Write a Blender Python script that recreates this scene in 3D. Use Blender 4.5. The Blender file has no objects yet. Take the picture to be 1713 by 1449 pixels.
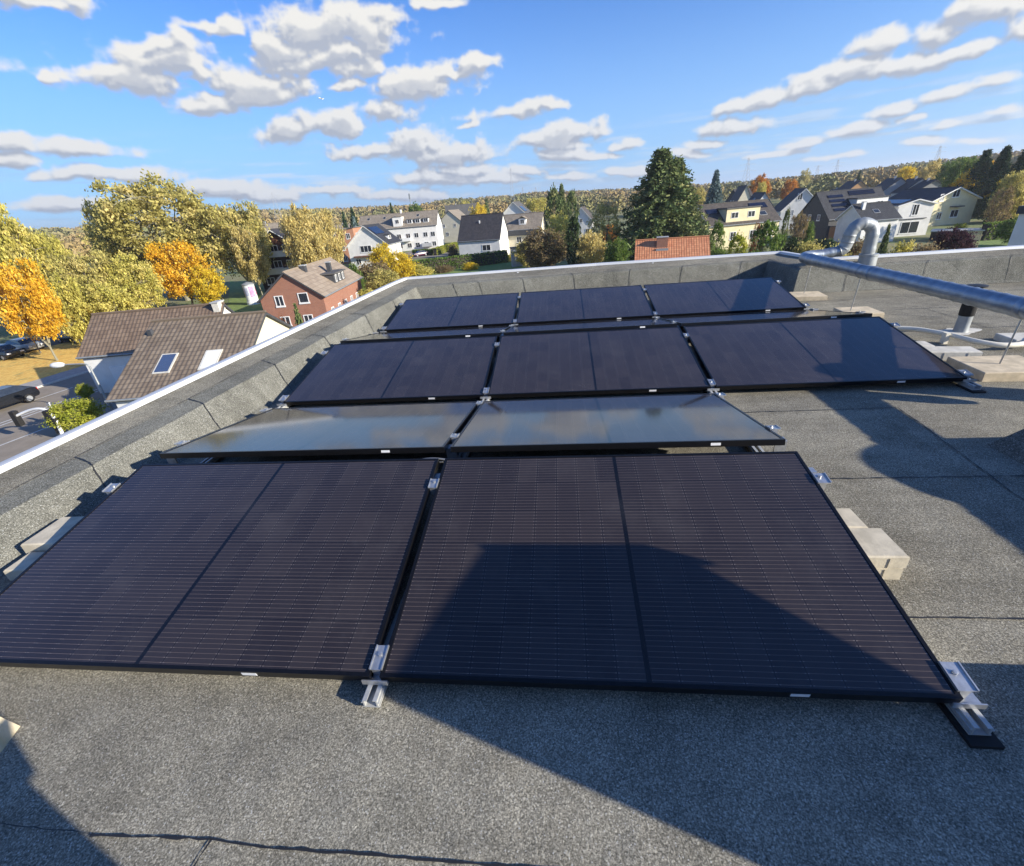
import bpy, math, random
import numpy as np
from mathutils import Vector, Matrix
R_ = math.radians
sc = bpy.context.scene
COL = sc.collection
rnd = random.Random(11)

# ------------------------------------------------------------------ camera
W0, H0, FPX = 1713.0, 1449.0, 756.64
CAM = np.array([0.654, -0.931, 1.448])
YAW, PITCH, ROLL = R_(-7.4064), R_(26.5668), R_(-4.8182)
fw = np.array([math.sin(YAW)*math.cos(PITCH), math.cos(YAW)*math.cos(PITCH), -math.sin(PITCH)])
r0 = np.array([math.cos(YAW), -math.sin(YAW), 0.0]); u0 = np.cross(r0, fw)
rt = r0*math.cos(ROLL)+u0*math.sin(ROLL); upv = -r0*math.sin(ROLL)+u0*math.cos(ROLL)
cam = bpy.data.cameras.new('camera'); camo = bpy.data.objects.new('camera', cam); COL.objects.link(camo)
camo.matrix_world = Matrix(((rt[0], upv[0], -fw[0], CAM[0]), (rt[1], upv[1], -fw[1], CAM[1]), (rt[2], upv[2], -fw[2], CAM[2]), (0, 0, 0, 1)))
cam.sensor_fit = 'HORIZONTAL'; cam.sensor_width = 36.0; cam.lens = FPX/W0*36.0
cam.clip_start = 0.03; cam.clip_end = 9000
sc.camera = camo

def ray(px, py):
    return fw+(px-W0/2)/FPX*rt+(H0/2-py)/FPX*upv
def at(px, py, d):                       # surveyed point at horizontal distance d
    v = ray(px, py); return CAM+v*d/math.hypot(v[0], v[1])
def gp(px, py, z):                       # surveyed point at height z
    v = ray(px, py); return CAM+v*(z-CAM[2])/v[2]
GZ = -9.5                                # street level below the roof

# ------------------------------------------------------------------ light
SUN_EL, SUN_AZ = R_(19.5), R_(109.0)     # azimuth clockwise from +Y
sund = Vector((math.sin(SUN_AZ)*math.cos(SUN_EL), math.cos(SUN_AZ)*math.cos(SUN_EL), math.sin(SUN_EL)))
sl = bpy.data.lights.new('sun', 'SUN'); sl.energy = 5.0; sl.angle = R_(0.5); sl.color = (1.0, 0.93, 0.80)
so = bpy.data.objects.new('sun', sl); COL.objects.link(so); so.rotation_euler = sund.to_track_quat('Z', 'Y').to_euler()
sc.view_settings.view_transform = 'Standard'; sc.view_settings.look = 'None'
sc.view_settings.exposure = 0.9; sc.view_settings.gamma = 1.0
sc.cycles.max_bounces = 6; sc.cycles.transparent_max_bounces = 8

# ------------------------------------------------------------------ node helpers
class NT:
    def __init__(s, tree): s.t = tree; s.n = tree.nodes; s.l = tree.links
    def new(s, typ, **kw):
        n = s.n.new(typ)
        for k, v in kw.items(): setattr(n, k, v)
        return n
    def put(s, sock, v):
        if isinstance(v, bpy.types.NodeSocket): s.l.new(v, sock)
        elif v is not None:
            try: sock.default_value = v
            except Exception: sock.default_value = (v[0], v[1], v[2], 1.0)
    def math(s, op, a, b=None, c=None, clamp=False):
        n = s.new('ShaderNodeMath', operation=op, use_clamp=clamp)
        s.put(n.inputs[0], a); s.put(n.inputs[1], b); s.put(n.inputs[2], c); return n.outputs[0]
    def vmath(s, op, a, b=None):
        n = s.new('ShaderNodeVectorMath', operation=op); s.put(n.inputs[0], a); s.put(n.inputs[1], b)
        return n.outputs['Value'] if op in ('LENGTH', 'DOT_PRODUCT') else n.outputs[0]
    def noise(s, vec, scale, detail=4, rough=.55, out=0, dist=0.0):
        n = s.new('ShaderNodeTexNoise'); s.put(n.inputs['Vector'], vec); n.inputs['Scale'].default_value = scale
        n.inputs['Detail'].default_value = detail; n.inputs['Roughness'].default_value = rough; n.inputs['Distortion'].default_value = dist
        return n.outputs[out]
    def mix(s, f, a, b, mode='MIX'):
        n = s.new('ShaderNodeMix', data_type='RGBA', blend_type=mode)
        s.put(n.inputs[0], f); s.put(n.inputs[6], a); s.put(n.inputs[7], b); return n.outputs[2]
    def ramp(s, f, a, b, smooth=True):    # map a..b to 0..1
        n = s.new('ShaderNodeMapRange'); n.interpolation_type = 'SMOOTHSTEP' if smooth else 'LINEAR'
        s.put(n.inputs[0], f); n.inputs[1].default_value = a; n.inputs[2].default_value = b; return n.outputs[0]
    def sep(s, v):
        n = s.new('ShaderNodeSeparateXYZ'); s.put(n.inputs[0], v); return n.outputs
    def comb(s, x, y, z=0.0):
        n = s.new('ShaderNodeCombineXYZ'); s.put(n.inputs[0], x); s.put(n.inputs[1], y); s.put(n.inputs[2], z); return n.outputs[0]
    def bump(s, h, strength, dist):
        n = s.new('ShaderNodeBump'); n.inputs['Strength'].default_value = strength; n.inputs['Distance'].default_value = dist
        s.put(n.inputs['Height'], h); return n.outputs[0]

# ------------------------------------------------------------------ sky with clouds
world = bpy.data.worlds.new('World'); sc.world = world; world.use_nodes = True
wt = NT(world.node_tree); wt.n.clear()
sky = wt.new('ShaderNodeTexSky', sky_type='NISHITA'); sky.sun_disc = False
sky.sun_elevation = SUN_EL; sky.sun_rotation = SUN_AZ; sky.altitude = 60; sky.air_density = 1.0; sky.dust_density = 0.35; sky.ozone_density = 2.2
bg1 = wt.new('ShaderNodeBackground'); bg1.inputs[1].default_value = 0.075; wt.l.new(sky.outputs[0], bg1.inputs[0])
# cumulus clouds: (x, y, half width, half height, tilt deg) on the survey picture, turned into sky directions
CL = [(40,8,80,26,0),(100,16,45,14,0),
 (262,105,72,30,-8),(230,138,85,24,4),(330,112,70,22,20),(390,130,100,34,8),(350,170,60,24,8),(430,155,72,24,-4),(250,75,50,16,-14),(330,42,52,12,-6),(110,128,12,8,0),
 (545,50,92,46,0),(470,78,50,26,0),(620,70,62,38,0),(540,105,105,20,-3),(590,118,52,16,-8),(660,52,26,30,0),(560,146,28,8,-6),
 (712,142,68,28,-8),(775,118,56,16,-18),(810,106,28,9,-28),
 (500,222,58,22,-10),(560,212,70,22,-8),(640,193,52,17,-10),
 (690,245,62,32,0),(625,248,62,16,-8),(745,262,75,26,-4),(770,285,60,14,0),
 (850,190,72,17,-8),(910,178,34,14,0),(778,215,16,4,-20),
 (945,228,62,18,-8),(915,240,60,12,4),(950,258,50,11,0),(1040,245,36,9,-8),
 (25,246,56,17,0),(20,270,40,15,0),(140,250,70,18,0),(140,292,78,14,-4),(245,294,66,15,0),
 (380,318,70,16,0),(460,330,60,12,0),(120,345,80,14,0),(560,318,70,10,0),(660,328,90,12,0),
 (1225,180,48,13,-16),(1290,162,60,20,-14),(1360,142,62,24,-16),(1420,120,66,24,-10),(1510,112,78,24,-4),(1465,74,42,24,-8),(1560,62,74,30,-10),(1630,28,80,44,-14),(1690,60,70,34,-8),(1600,96,60,16,-10),
 (1218,216,60,15,-8),(1178,242,44,9,-4),(1150,258,34,9,0),
 (1290,258,56,6,-6),(1340,240,40,9,-6),(1420,222,58,13,-8),(1500,190,50,13,-8),(1530,202,32,9,-8),(1590,168,62,14,-12),(1660,146,62,14,-14),
 (1600,210,48,10,-10),(1680,190,52,10,-8),(1540,240,50,8,-4),(1400,262,50,6,-4),(1640,238,40,5,-4),
 (735,15,28,12,0),(880,288,46,12,0),(950,296,46,9,0),(840,300,60,11,0),(1000,262,40,7,-4),(1050,288,46,8,0),(730,300,80,14,0)]
def azel(px, py):
    v = ray(px, py); return math.atan2(v[0], v[1]), math.atan2(v[2], math.hypot(v[0], v[1]))
CW, CH = 4096, 1024                                   # whole sky: azimuth -180..180, elevation 0..90
CRG = np.random.default_rng(5)
def vnoise(nx, ny, cx, cy):                           # tileable smooth lattice noise with cx x cy cells
    g = CRG.random((cy+1, cx)).astype(np.float32); g = np.concatenate([g, g[:, :1]], 1)
    x = np.linspace(0, cx, nx, endpoint=False); y = np.linspace(0, cy, ny, endpoint=False)
    xi, yi = x.astype(int), y.astype(int); fx, fy = x-xi, y-yi
    fx = (fx*fx*fx*(fx*(fx*6-15)+10)).astype(np.float32)[None, :]; fy = (fy*fy*fy*(fy*(fy*6-15)+10)).astype(np.float32)[:, None]
    xi, yi = xi[None, :], yi[:, None]
    return (g[yi, xi]*(1-fx)+g[yi, xi+1]*fx)*(1-fy)+(g[yi+1, xi]*(1-fx)+g[yi+1, xi+1]*fx)*fy
def fbm(nx, ny, cx, cy, octv, rough=.55, billow=False):
    o = np.zeros((ny, nx), np.float32); a = 1.0; t = 0
    for k in range(octv):
        n = vnoise(nx, ny, cx << k, cy << k); n = 1-np.abs(2*n-1)**1.2 if billow else n
        o += n*a; t += a; a *= rough
    return o/t
gaz = ((np.arange(CW)+.5)/CW*2-1)*math.pi; gel = (np.arange(CH)+.5)/CH*math.pi/2
AZ, EL = np.meshgrid(gaz.astype(np.float32), gel.astype(np.float32))
wx = (fbm(CW, CH, 72, 24, 4)-.5)*.10; wy = (fbm(CW, CH, 72, 24, 4)-.5)*.055
AZw, ELw = AZ+wx*np.clip(EL/.25, .3, 1), EL+wy*np.clip(EL/.25, .2, 1)
items = []
for (x, y, a, b, t) in CL:
    c = azel(x, y); ex = azel(x+a*math.cos(R_(t)), y+a*math.sin(R_(t))); ey = azel(x-b*math.sin(-R_(t)), y-b*math.cos(R_(t)))
    vx = (ex[0]-c[0], ex[1]-c[1])
    kc = 1.20 if (x < 720 and y < 240) else 1.08
    items.append((c[0], c[1], math.hypot(*vx)*kc, max(abs(ey[1]-c[1])*kc, .006), math.atan2(vx[1], vx[0])))
crr = random.Random(3)
for k in range(8): items.append((crr.uniform(1.1, 5.2), crr.uniform(.10, .35), crr.uniform(.12, .30), crr.uniform(.04, .09), crr.uniform(-.2, .2)))
for k in range(16): items.append((crr.uniform(.95, 5.4), crr.uniform(.03, .2), crr.uniform(.08, .2), crr.uniform(.012, .03), 0))
acc = np.full((CH, CW), -9.0, np.float32)
for (a, e, sx, sy, t) in items:
    r = max(sx, sy)*1.5+.06; j0, j1 = max(0, int((e-r)/(math.pi/2)*CH)), min(CH, int((e+r)/(math.pi/2)*CH)+1)
    da = (AZw[j0:j1]-a+math.pi) % (2*math.pi)-math.pi; de = ELw[j0:j1]-e
    u = (da*math.cos(t)+de*math.sin(t))/sx; v = (-da*math.sin(t)+de*math.cos(t))/sy
    v = np.where(v < 0, v*1.35, v)                    # flatter bases
    d = 1-np.sqrt(u*u+v*v); k = .10; q = acc[j0:j1]; h = np.maximum(k-np.abs(q-d), 0)/k
    acc[j0:j1] = np.maximum(q, d)+h*h*k*.25
puff = fbm(CW, CH, 110, 40, 6, .58, True); fine = fbm(CW, CH, 300, 110, 4, .6)
dens = acc+.09+(puff-.60)*1.25+(fine-.5)*.38
low = fbm(CW, CH, 60, 200, 5, .55); band = np.clip((EL-.010)/.03, 0, 1)*np.clip((.15-EL)/.09, 0, 1)
dens = np.maximum(dens, (np.clip((low-.52)/.24, 0, 1)*band-.12)*.30)
alpha = np.clip((dens+.08)/.58, 0, 1); alpha = alpha*alpha*(3-2*alpha)
# sunlight reaching each point: thickness gathered along the way to the sun (up and to the right)
thick = np.clip(dens+.05, 0, .9); gath = np.zeros_like(thick)
for k in range(1, 15):
    st = k*2.6; gath += np.roll(np.roll(thick, -int(st*.55), 1), -int(st), 0)*(1-k/17)
gath /= 7.0
light = np.exp(-2.2*gath)
relief = thick-np.roll(np.roll(thick, -4, 1), -6, 0)
light = np.clip(light*1.12+relief*2.1-.05+(puff-.62)*.55+(fine-.5)*.25, 0, 1)
w3 = light[..., None]
rgb = np.array([.51, .56, .67], np.float32)*(1-w3)+np.array([1.0, .985, .95], np.float32)*w3
hz = np.clip(1-EL/.22, 0, 1)[..., None]*.45
rgb = rgb*(1-hz)+np.array([.58, .68, .85], np.float32)*hz*(.62+.5*w3)
px = np.concatenate([rgb, alpha[..., None]], 2).astype(np.float32)
cimg = bpy.data.images.new('computed_clouds', CW, CH, alpha=True, float_buffer=True); cimg.colorspace_settings.name = 'Linear Rec.709'; cimg.alpha_mode = 'CHANNEL_PACKED'
cimg.pixels.foreach_set(px.ravel()); cimg.update(); cimg.pack()
del px, rgb, acc, puff, fine, dens, thick, gath, light, relief, low, band
tc = wt.new('ShaderNodeTexCoord'); D = wt.vmath('NORMALIZE', tc.outputs['Generated']); dx, dy, dz = wt.sep(D)[:3]
az = wt.math('ARCTAN2', dx, dy); el = wt.math('ARCSINE', dz)
it = wt.new('ShaderNodeTexImage', interpolation='Cubic', extension='EXTEND'); it.image = cimg
wt.put(it.inputs[0], wt.comb(wt.math('MULTIPLY_ADD', az, .5/math.pi, .5), wt.math('MULTIPLY', el, 2/math.pi), 0.0))
# air near the horizon: paler blue, and a cooler overall balance as the camera saw it
skyc = wt.mix(1.0, sky.outputs[0], (.50, .92, 1.58), 'MULTIPLY')
skyc = wt.mix(wt.math('MULTIPLY', wt.ramp(dz, .34, .0), .82), skyc, (2.8, 4.7, 7.4))
wt.l.new(skyc, bg1.inputs[0])
bg2 = wt.new('ShaderNodeBackground'); bg2.inputs[1].default_value = 0.49; wt.l.new(it.outputs[0], bg2.inputs[0])
ms = wt.new('ShaderNodeMixShader'); wt.l.new(it.outputs[1], ms.inputs[0])
wt.l.new(bg1.outputs[0], ms.inputs[1]); wt.l.new(bg2.outputs[0], ms.inputs[2])
wo = wt.new('ShaderNodeOutputWorld'); wt.l.new(ms.outputs[0], wo.inputs[0])

# ------------------------------------------------------------------ materials
def newmat(name):
    m = bpy.data.materials.new(name); m.use_nodes = True; t = NT(m.node_tree); t.n.clear()
    b = t.new('ShaderNodeBsdfPrincipled'); o = t.new('ShaderNodeOutputMaterial'); t.l.new(b.outputs[0], o.inputs[0]); return m, t, b
def M(name, col, rough=.8, metal=0.0, ns=6.0, amt=.25, bump=None, col2=None, spec=.5):
    m, t, b = newmat(name); co = t.new('ShaderNodeTexCoord').outputs['Object']
    f = t.noise(co, ns, 5, .6)
    c2 = col2 if col2 else tuple(c*(1-amt) for c in col)
    t.put(b.inputs['Base Color'], t.mix(t.ramp(f, .3, .7), c2, col))
    b.inputs['Roughness'].default_value = rough; b.inputs['Metallic'].default_value = metal; b.inputs['Specular IOR Level'].default_value = spec
    if bump:
        t.put(b.inputs['Normal'], t.bump(t.noise(co, bump[0], 4, .6), bump[1], bump[2]))
    return m
def roofing(name, k=1.0, cool=1.0):
    m, t, b = newmat(name); co = t.new('ShaderNodeNewGeometry').outputs['Position']
    big = t.noise(co, .9, 5, .6); mid = t.noise(co, 5.0, 5, .65, dist=.4); streak = t.noise(t.vmath('MULTIPLY', co, (1.0, 4.0, 1.0)), 2.2, 4, .6)
    gr = t.noise(co, 175, 3, .8); gr2 = t.noise(co, 380, 2, .6)
    vo = t.new('ShaderNodeTexVoronoi'); vo.inputs['Scale'].default_value = 330; t.put(vo.inputs['Vector'], co)
    vc = t.sep(vo.outputs['Color'])[0]
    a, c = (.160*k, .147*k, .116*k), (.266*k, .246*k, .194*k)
    col = t.mix(t.ramp(t.math('ADD', t.math('MULTIPLY', big, .45), t.math('MULTIPLY', t.math('ADD', mid, streak), .28)), .36, .66), a, c)
    dirt = t.ramp(t.noise(co, 1.7, 6, .7, dist=.8), .54, .70)
    col = t.mix(t.math('MULTIPLY', dirt, .42), col, (.105*k, .100*k, .080*k))
    pale = t.ramp(t.noise(t.vmath('ADD', co, (7.3, 2.1, 0)), 1.3, 6, .68, dist=.6), .58, .78)
    col = t.mix(t.math('MULTIPLY', pale, .40), col, (.37*k, .35*k, .295*k))
    v2 = t.new('ShaderNodeTexVoronoi'); v2.inputs['Scale'].default_value = 235; t.put(v2.inputs['Vector'], t.vmath('ADD', co, t.vmath('SCALE', t.noise(co, 60, 2, .5, out=1)))); v2.inputs['Vector'].links[0].from_node.inputs[1].links[0].from_node.inputs['Scale'].default_value = .012
    vb = t.sep(v2.outputs['Color'])[1]
    gran = t.math('MULTIPLY_ADD', t.ramp(gr, .32, .68, False), 1.25, .36)
    gran = t.math('MULTIPLY', t.math('MULTIPLY', gran, t.math('MULTIPLY_ADD', vc, .55, .70)), t.math('MULTIPLY_ADD', t.math('POWER', vb, 1.6), 0.80, .72))
    col = t.mix(1.0, col, t.comb(gran, gran, gran), 'MULTIPLY')
    if cool == 1.0:                                     # every roll of felt has weathered a little differently; scuffs run along the roof
        sh = t.new('ShaderNodeTexWhiteNoise', noise_dimensions='2D'); xs_ = t.sep(co); wob = t.math('MULTIPLY', t.math('SUBTRACT', big, .5), .06)
        t.put(sh.inputs['Vector'], t.comb(t.math('FLOOR', t.math('DIVIDE', t.math('ADD', xs_[0], 6.0), 4.4)), t.math('FLOOR', t.math('DIVIDE', t.math('ADD', t.math('ADD', xs_[1], .437), wob), .866))))
        kk = t.math('MULTIPLY_ADD', sh.outputs['Value'], .26, .87); col = t.mix(1.0, col, t.comb(kk, kk, kk), 'MULTIPLY')
        scf = t.ramp(t.noise(t.vmath('MULTIPLY', t.vmath('ADD', co, (3.0, 1.0, 0)), (.7, 2.6, 1.0)), 1.9, 6, .72, dist=1.2), .60, .72); col = t.mix(t.math('MULTIPLY', scf, .35), col, (.07, .068, .058))
    glint = t.ramp(vc, .982, .99); col = t.mix(t.math('MULTIPLY', glint, .8), col, (.50, .49, .45))
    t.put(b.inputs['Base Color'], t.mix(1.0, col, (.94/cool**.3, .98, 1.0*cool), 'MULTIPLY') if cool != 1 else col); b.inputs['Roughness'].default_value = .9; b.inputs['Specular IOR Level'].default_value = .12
    h = t.math('ADD', t.math('ADD', t.math('MULTIPLY', gr, .55), t.math('MULTIPLY', vb, .45)), t.math('ADD', t.math('MULTIPLY', gr2, .3), t.math('MULTIPLY', t.noise(co, 3.0, 4, .5), 5.0)))
    t.put(b.inputs['Normal'], t.bump(h, .55, .006))
    return m
def tiles(name, c1, c2, pv=.33, pu=.26, dark=.45, rough=.75):
    m, t, b = newmat(name); uv = t.new('ShaderNodeUVMap').outputs[0]; x = t.sep(uv)
    fv = t.math('FRACT', t.math('DIVIDE', x[1], pv)); fu = t.math('FRACT', t.math('DIVIDE', x[0], pu))
    iv = t.math('FLOOR', t.math('DIVIDE', x[1], pv)); iu = t.math('FLOOR', t.math('DIVIDE', x[0], pu))
    wnn = t.new('ShaderNodeTexWhiteNoise', noise_dimensions='2D'); t.put(wnn.inputs['Vector'], t.comb(iu, iv))
    ns = t.noise(uv, .8, 5, .65)
    col = t.mix(t.ramp(t.math('ADD', t.math('MULTIPLY', ns, .65), t.math('MULTIPLY', wnn.outputs['Value'], .35)), .25, .75), c1, c2)
    gap = t.math('MAXIMUM', t.ramp(fv, .80, .97), t.math('MULTIPLY', t.ramp(t.math('ABSOLUTE', t.math('SUBTRACT', fu, .5)), .34, .5), .45))
    col = t.mix(t.math('MULTIPLY', gap, dark), col, tuple(c*.35 for c in c1))
    t.put(b.inputs['Base Color'], col); b.inputs['Roughness'].default_value = rough
    h = t.math('ADD', t.math('MULTIPLY', fv, -1.6), t.math('MULTIPLY', t.math('SINE', t.math('MULTIPLY', x[0], 2*math.pi/pu)), .6))
    t.put(b.inputs['Normal'], t.bump(h, .6, .025))
    return m
def bricks(name, c1, c2, mortar):
    m, t, b = newmat(name); co = t.new('ShaderNodeTexCoord').outputs['Object']; x = t.sep(co)
    br = t.new('ShaderNodeTexBrick'); t.put(br.inputs['Vector'], t.comb(t.math('ADD', x[0], x[1]), x[2]))
    br.inputs['Color1'].default_value = (*c1, 1); br.inputs['Color2'].default_value = (*c2, 1); br.inputs['Mortar'].default_value = (*mortar, 1)
    br.inputs['Scale'].default_value = 1.0; br.inputs['Brick Width'].default_value = .25; br.inputs['Row Height'].default_value = .083; br.inputs['Mortar Size'].default_value = .01
    n = t.noise(co, 1.1, 5, .6); t.put(b.inputs['Base Color'], t.mix(t.math('MULTIPLY', n, .5), br.outputs[0], tuple(c*.55 for c in c1)))
    b.inputs['Roughness'].default_value = .88; return m
def leafmat(name, c1, c2, c3=None, trans=.48):
    m = bpy.data.materials.new(name); m.use_nodes = True; t = NT(m.node_tree); t.n.clear()
    uv = t.sep(t.new('ShaderNodeUVMap').outputs[0])
    col = t.mix(t.ramp(uv[0], .1, .9, False), c1, c2)
    if c3: col = t.mix(t.ramp(uv[0], .72, .95), col, c3)
    k = t.math('MULTIPLY_ADD', uv[1], .8, .6); col = t.mix(1.0, col, t.comb(k, k, k), 'MULTIPLY')
    a = t.new('ShaderNodeBsdfDiffuse'); b = t.new('ShaderNodeBsdfTranslucent'); t.l.new(col, a.inputs[0]); t.l.new(col, b.inputs[0])
    x = t.new('ShaderNodeMixShader'); x.inputs[0].default_value = trans; t.l.new(a.outputs[0], x.inputs[1]); t.l.new(b.outputs[0], x.inputs[2])
    o = t.new('ShaderNodeOutputMaterial'); t.l.new(x.outputs[0], o.inputs[0]); return m
def solar(name):
    m, t, b = newmat(name); uv = t.new('ShaderNodeUVMap').outputs[0]; x = t.sep(uv); u, v = x[0], x[1]
    pv = 1.09/6.0; pu = 1.70/18.0
    cu = t.math('DIVIDE', u, pu); cv = t.math('DIVIDE', v, pv); fu = t.math('FRACT', cu); fv = t.math('FRACT', cv)
    wnn = t.new('ShaderNodeTexWhiteNoise', noise_dimensions='3D')
    oi = t.new('ShaderNodeObjectInfo')
    t.put(wnn.inputs['Vector'], t.comb(t.math('FLOOR', cu), t.math('FLOOR', cv), t.math('FLOOR', t.math('MULTIPLY', oi.outputs['Random'], 99.0))))
    cell = t.mix(wnn.outputs['Value'], (.021, .0170, .0185), (.032, .0260, .0265))
    edge = lambda f, w: t.ramp(t.math('ABSOLUTE', t.math('SUBTRACT', f, .5)), .5-w, .5-w*.4)
    gap = t.math('MAXIMUM', t.math('MULTIPLY', edge(fu, .020), .55), t.math('MULTIPLY', edge(fv, .012), .8))
    col = t.mix(gap, cell, (.006, .006, .008))
    fl = t.math('FRACT', t.math('MULTIPLY', cv, 10.0))
    ln = t.math('MULTIPLY', t.ramp(t.math('ABSOLUTE', t.math('SUBTRACT', fl, .5)), .055, .02), t.math('SUBTRACT', 1.0, edge(fu, .05)))
    br = t.math('MULTIPLY_ADD', t.noise(uv, 3.0, 3), .8, .45)
    col = t.mix(t.math('MULTIPLY', ln, br), col, (.140, .108, .090))
    pad = t.math('MULTIPLY', t.ramp(t.math('ABSOLUTE', t.math('SUBTRACT', fl, .5)), .085, .04), t.math('MULTIPLY', edge(fu, .10), t.math('SUBTRACT', 1.0, edge(fu, .03))))
    col = t.mix(t.math('MULTIPLY', pad, .8), col, (.22, .185, .165))
    mid = t.ramp(t.math('ABSOLUTE', t.math('SUBTRACT', u, .85)), .010, .007)
    col = t.mix(mid, col, (.004, .004, .005))
    sv = t.new('ShaderNodeTexVoronoi', voronoi_dimensions='3D'); sv.inputs['Scale'].default_value = 7.0; t.put(sv.inputs['Vector'], t.comb(u, v, t.math('MULTIPLY', oi.outputs['Random'], 50.0)))
    spk = t.math('MULTIPLY', t.ramp(sv.outputs['Distance'], .030, .016), t.math('GREATER_THAN', t.sep(sv.outputs['Color'])[0], .90)); col = t.mix(t.math('MULTIPLY', spk, .85), col, (.55, .54, .50))
    dust = t.noise(uv, 2.2, 6, .7); t.put(b.inputs['Base Color'], t.mix(t.math('MULTIPLY', t.ramp(dust, .45, .8), .07), col, (.3, .28, .26)))
    t.put(b.inputs['Roughness'], t.math('MULTIPLY_ADD', dust, .06, .05)); b.inputs['IOR'].default_value = 1.52
    return m

MAT = {}
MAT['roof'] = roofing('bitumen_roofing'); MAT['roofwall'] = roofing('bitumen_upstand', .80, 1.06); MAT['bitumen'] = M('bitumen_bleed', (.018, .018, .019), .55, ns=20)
MAT['whitemetal'] = M('white_coated_metal', (.55, .56, .57), .4, ns=2, amt=.1)
MAT['cells'] = solar('solar_cells'); MAT['black'] = M('black_anodised', (.012, .012, .014), .32, .5, ns=30, amt=.3)
MAT['sticker'] = M('white_sticker', (.72, .72, .72), .6, amt=.05); MAT['alu'] = M('raw_aluminium', (.55, .56, .57), .38, .75, ns=40, amt=.25)
MAT['alumatt'] = M('mill_aluminium', (.50, .50, .48), .5, .25, ns=30, amt=.2)
MAT['rubber'] = M('black_rubber', (.012, .011, .011), .8, ns=40); MAT['galv'] = M('galvanised_steel', (.34, .38, .43), .44, .8, ns=9, amt=.3, bump=(30, .04, .01))
MAT['galvpaint'] = M('weathered_zinc', (.34, .36, .365), .5, .35, ns=6, amt=.25)
MAT['paver'] = M('concrete_paver', (.60, .53, .40), .92, ns=14, amt=.28, bump=(120, .35, .004)); MAT['paver2'] = M('sandy_concrete', (.64, .53, .37), .92, ns=12, amt=.3, bump=(110, .3, .004))
MAT['palestone'] = M('pale_concrete', (.62, .59, .52), .92, ns=10, amt=.25, bump=(100, .3, .004))
MAT['moss'] = M('mossy_stone', (.62, .53, .38), .95, ns=7, col2=(.42, .36, .22), bump=(90, .4, .006))
MAT['pylonsteel'] = M('pylon_steel', (.36, .38, .42), .7, .0, amt=.1); MAT['cream'] = M('cream_plastic', (.74, .69, .57), .5, ns=6, amt=.12); MAT['steelrod'] = M('zinc_rod', (.45, .45, .44), .4, .8)
MAT['white'] = M('white_render', (.72, .71, .68), .9, ns=.9, amt=.14); MAT['cream_wall'] = M('cream_render', (.66, .60, .46), .9, ns=.9, amt=.14)
MAT['yellow_wall'] = M('yellow_render', (.70, .61, .38), .9, ns=.8, amt=.14); MAT['grey_wall'] = M('grey_render', (.40, .41, .42), .9, ns=.9, amt=.15)
MAT['orange_wall'] = M('orange_render', (.60, .34, .16), .9, ns=.9, amt=.14); MAT['slate_wall'] = M('slate_cladding', (.055, .058, .065), .75, ns=3, amt=.3)
MAT['timber'] = M('dark_timber', (.055, .03, .02), .8, ns=5, amt=.4); MAT['redtimber'] = M('red_brown_timber', (.15, .06, .035), .8, ns=5, amt=.35)
MAT['brick'] = bricks('red_brick', (.34, .125, .070), (.25, .085, .050), (.34, .27, .21)); MAT['brick2'] = bricks('orange_brick', (.46, .20, .10), (.40, .16, .08), (.40, .30, .22))
MAT['glass'] = M('window_glass', (.03, .036, .045), .08, ns=3, amt=.4, spec=.8); MAT['skyglass'] = M('skylight_glass', (.42, .47, .52), .08, .9, amt=.1); MAT['frame'] = M('white_window_frame', (.72, .72, .71), .5, amt=.06)
MAT['t_brown'] = tiles('brown_tiles', (.135, .092, .062), (.205, .145, .100), pv=.40, pu=.30, dark=.75); MAT['t_dark'] = tiles('dark_tiles', (.026, .024, .028), (.05, .045, .048), dark=.5)
MAT['t_black'] = tiles('black_tiles', (.020, .021, .026), (.040, .041, .046), rough=.75); MAT['t_orange'] = tiles('orange_tiles', (.42, .155, .070), (.55, .24, .115), pv=.36, pu=.3, dark=.6)
MAT['t_taupe'] = tiles('taupe_tiles', (.20, .165, .125), (.285, .24, .185), pv=.40, pu=.30, dark=.75); MAT['t_tan'] = tiles('tan_ribbed_tiles', (.24, .185, .135), (.32, .255, .19), pv=.55, pu=.9, dark=.5)
MAT['t_hazel'] = tiles('hazel_tiles', (.150, .112, .078), (.225, .175, .125), pv=.40, pu=.30, dark=.8); MAT['t_umber'] = tiles('umber_tiles', (.055, .045, .038), (.09, .075, .062)); MAT['t_grey'] = tiles('grey_tiles', (.07, .068, .066), (.115, .11, .105)); MAT['pv'] = M('far_solar_glass', (.010, .013, .030), .12, ns=4, amt=.3)
MAT['asphalt'] = M('asphalt', (.17, .155, .14), .95, ns=1.2, amt=.25, bump=(40, .3, .01), spec=.1); MAT['asphalt2'] = M('light_asphalt', (.29, .25, .205), .95, ns=1.0, amt=.18, spec=.1)
MAT['linepaint'] = M('road_paint', (.62, .62, .60), .8, ns=4, amt=.25); MAT['pave'] = M('pavement_slabs', (.38, .36, .33), .9, ns=3, amt=.25)
MAT['bark'] = M('bark', (.17, .145, .11), .95, ns=6, amt=.45); MAT['barkdark'] = M('dark_bark', (.06, .048, .038), .95, ns=6, amt=.4); MAT['barkpale'] = M('pale_plane_bark', (.30, .28, .20), .9, ns=3, amt=.4)
MAT['carblack'] = M('black_car_paint', (.012, .013, .016), .18, ns=2, amt=.1, spec=.8); MAT['carsilver'] = M('silver_car_paint', (.46, .48, .50), .28, .5, ns=2, amt=.05)
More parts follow.
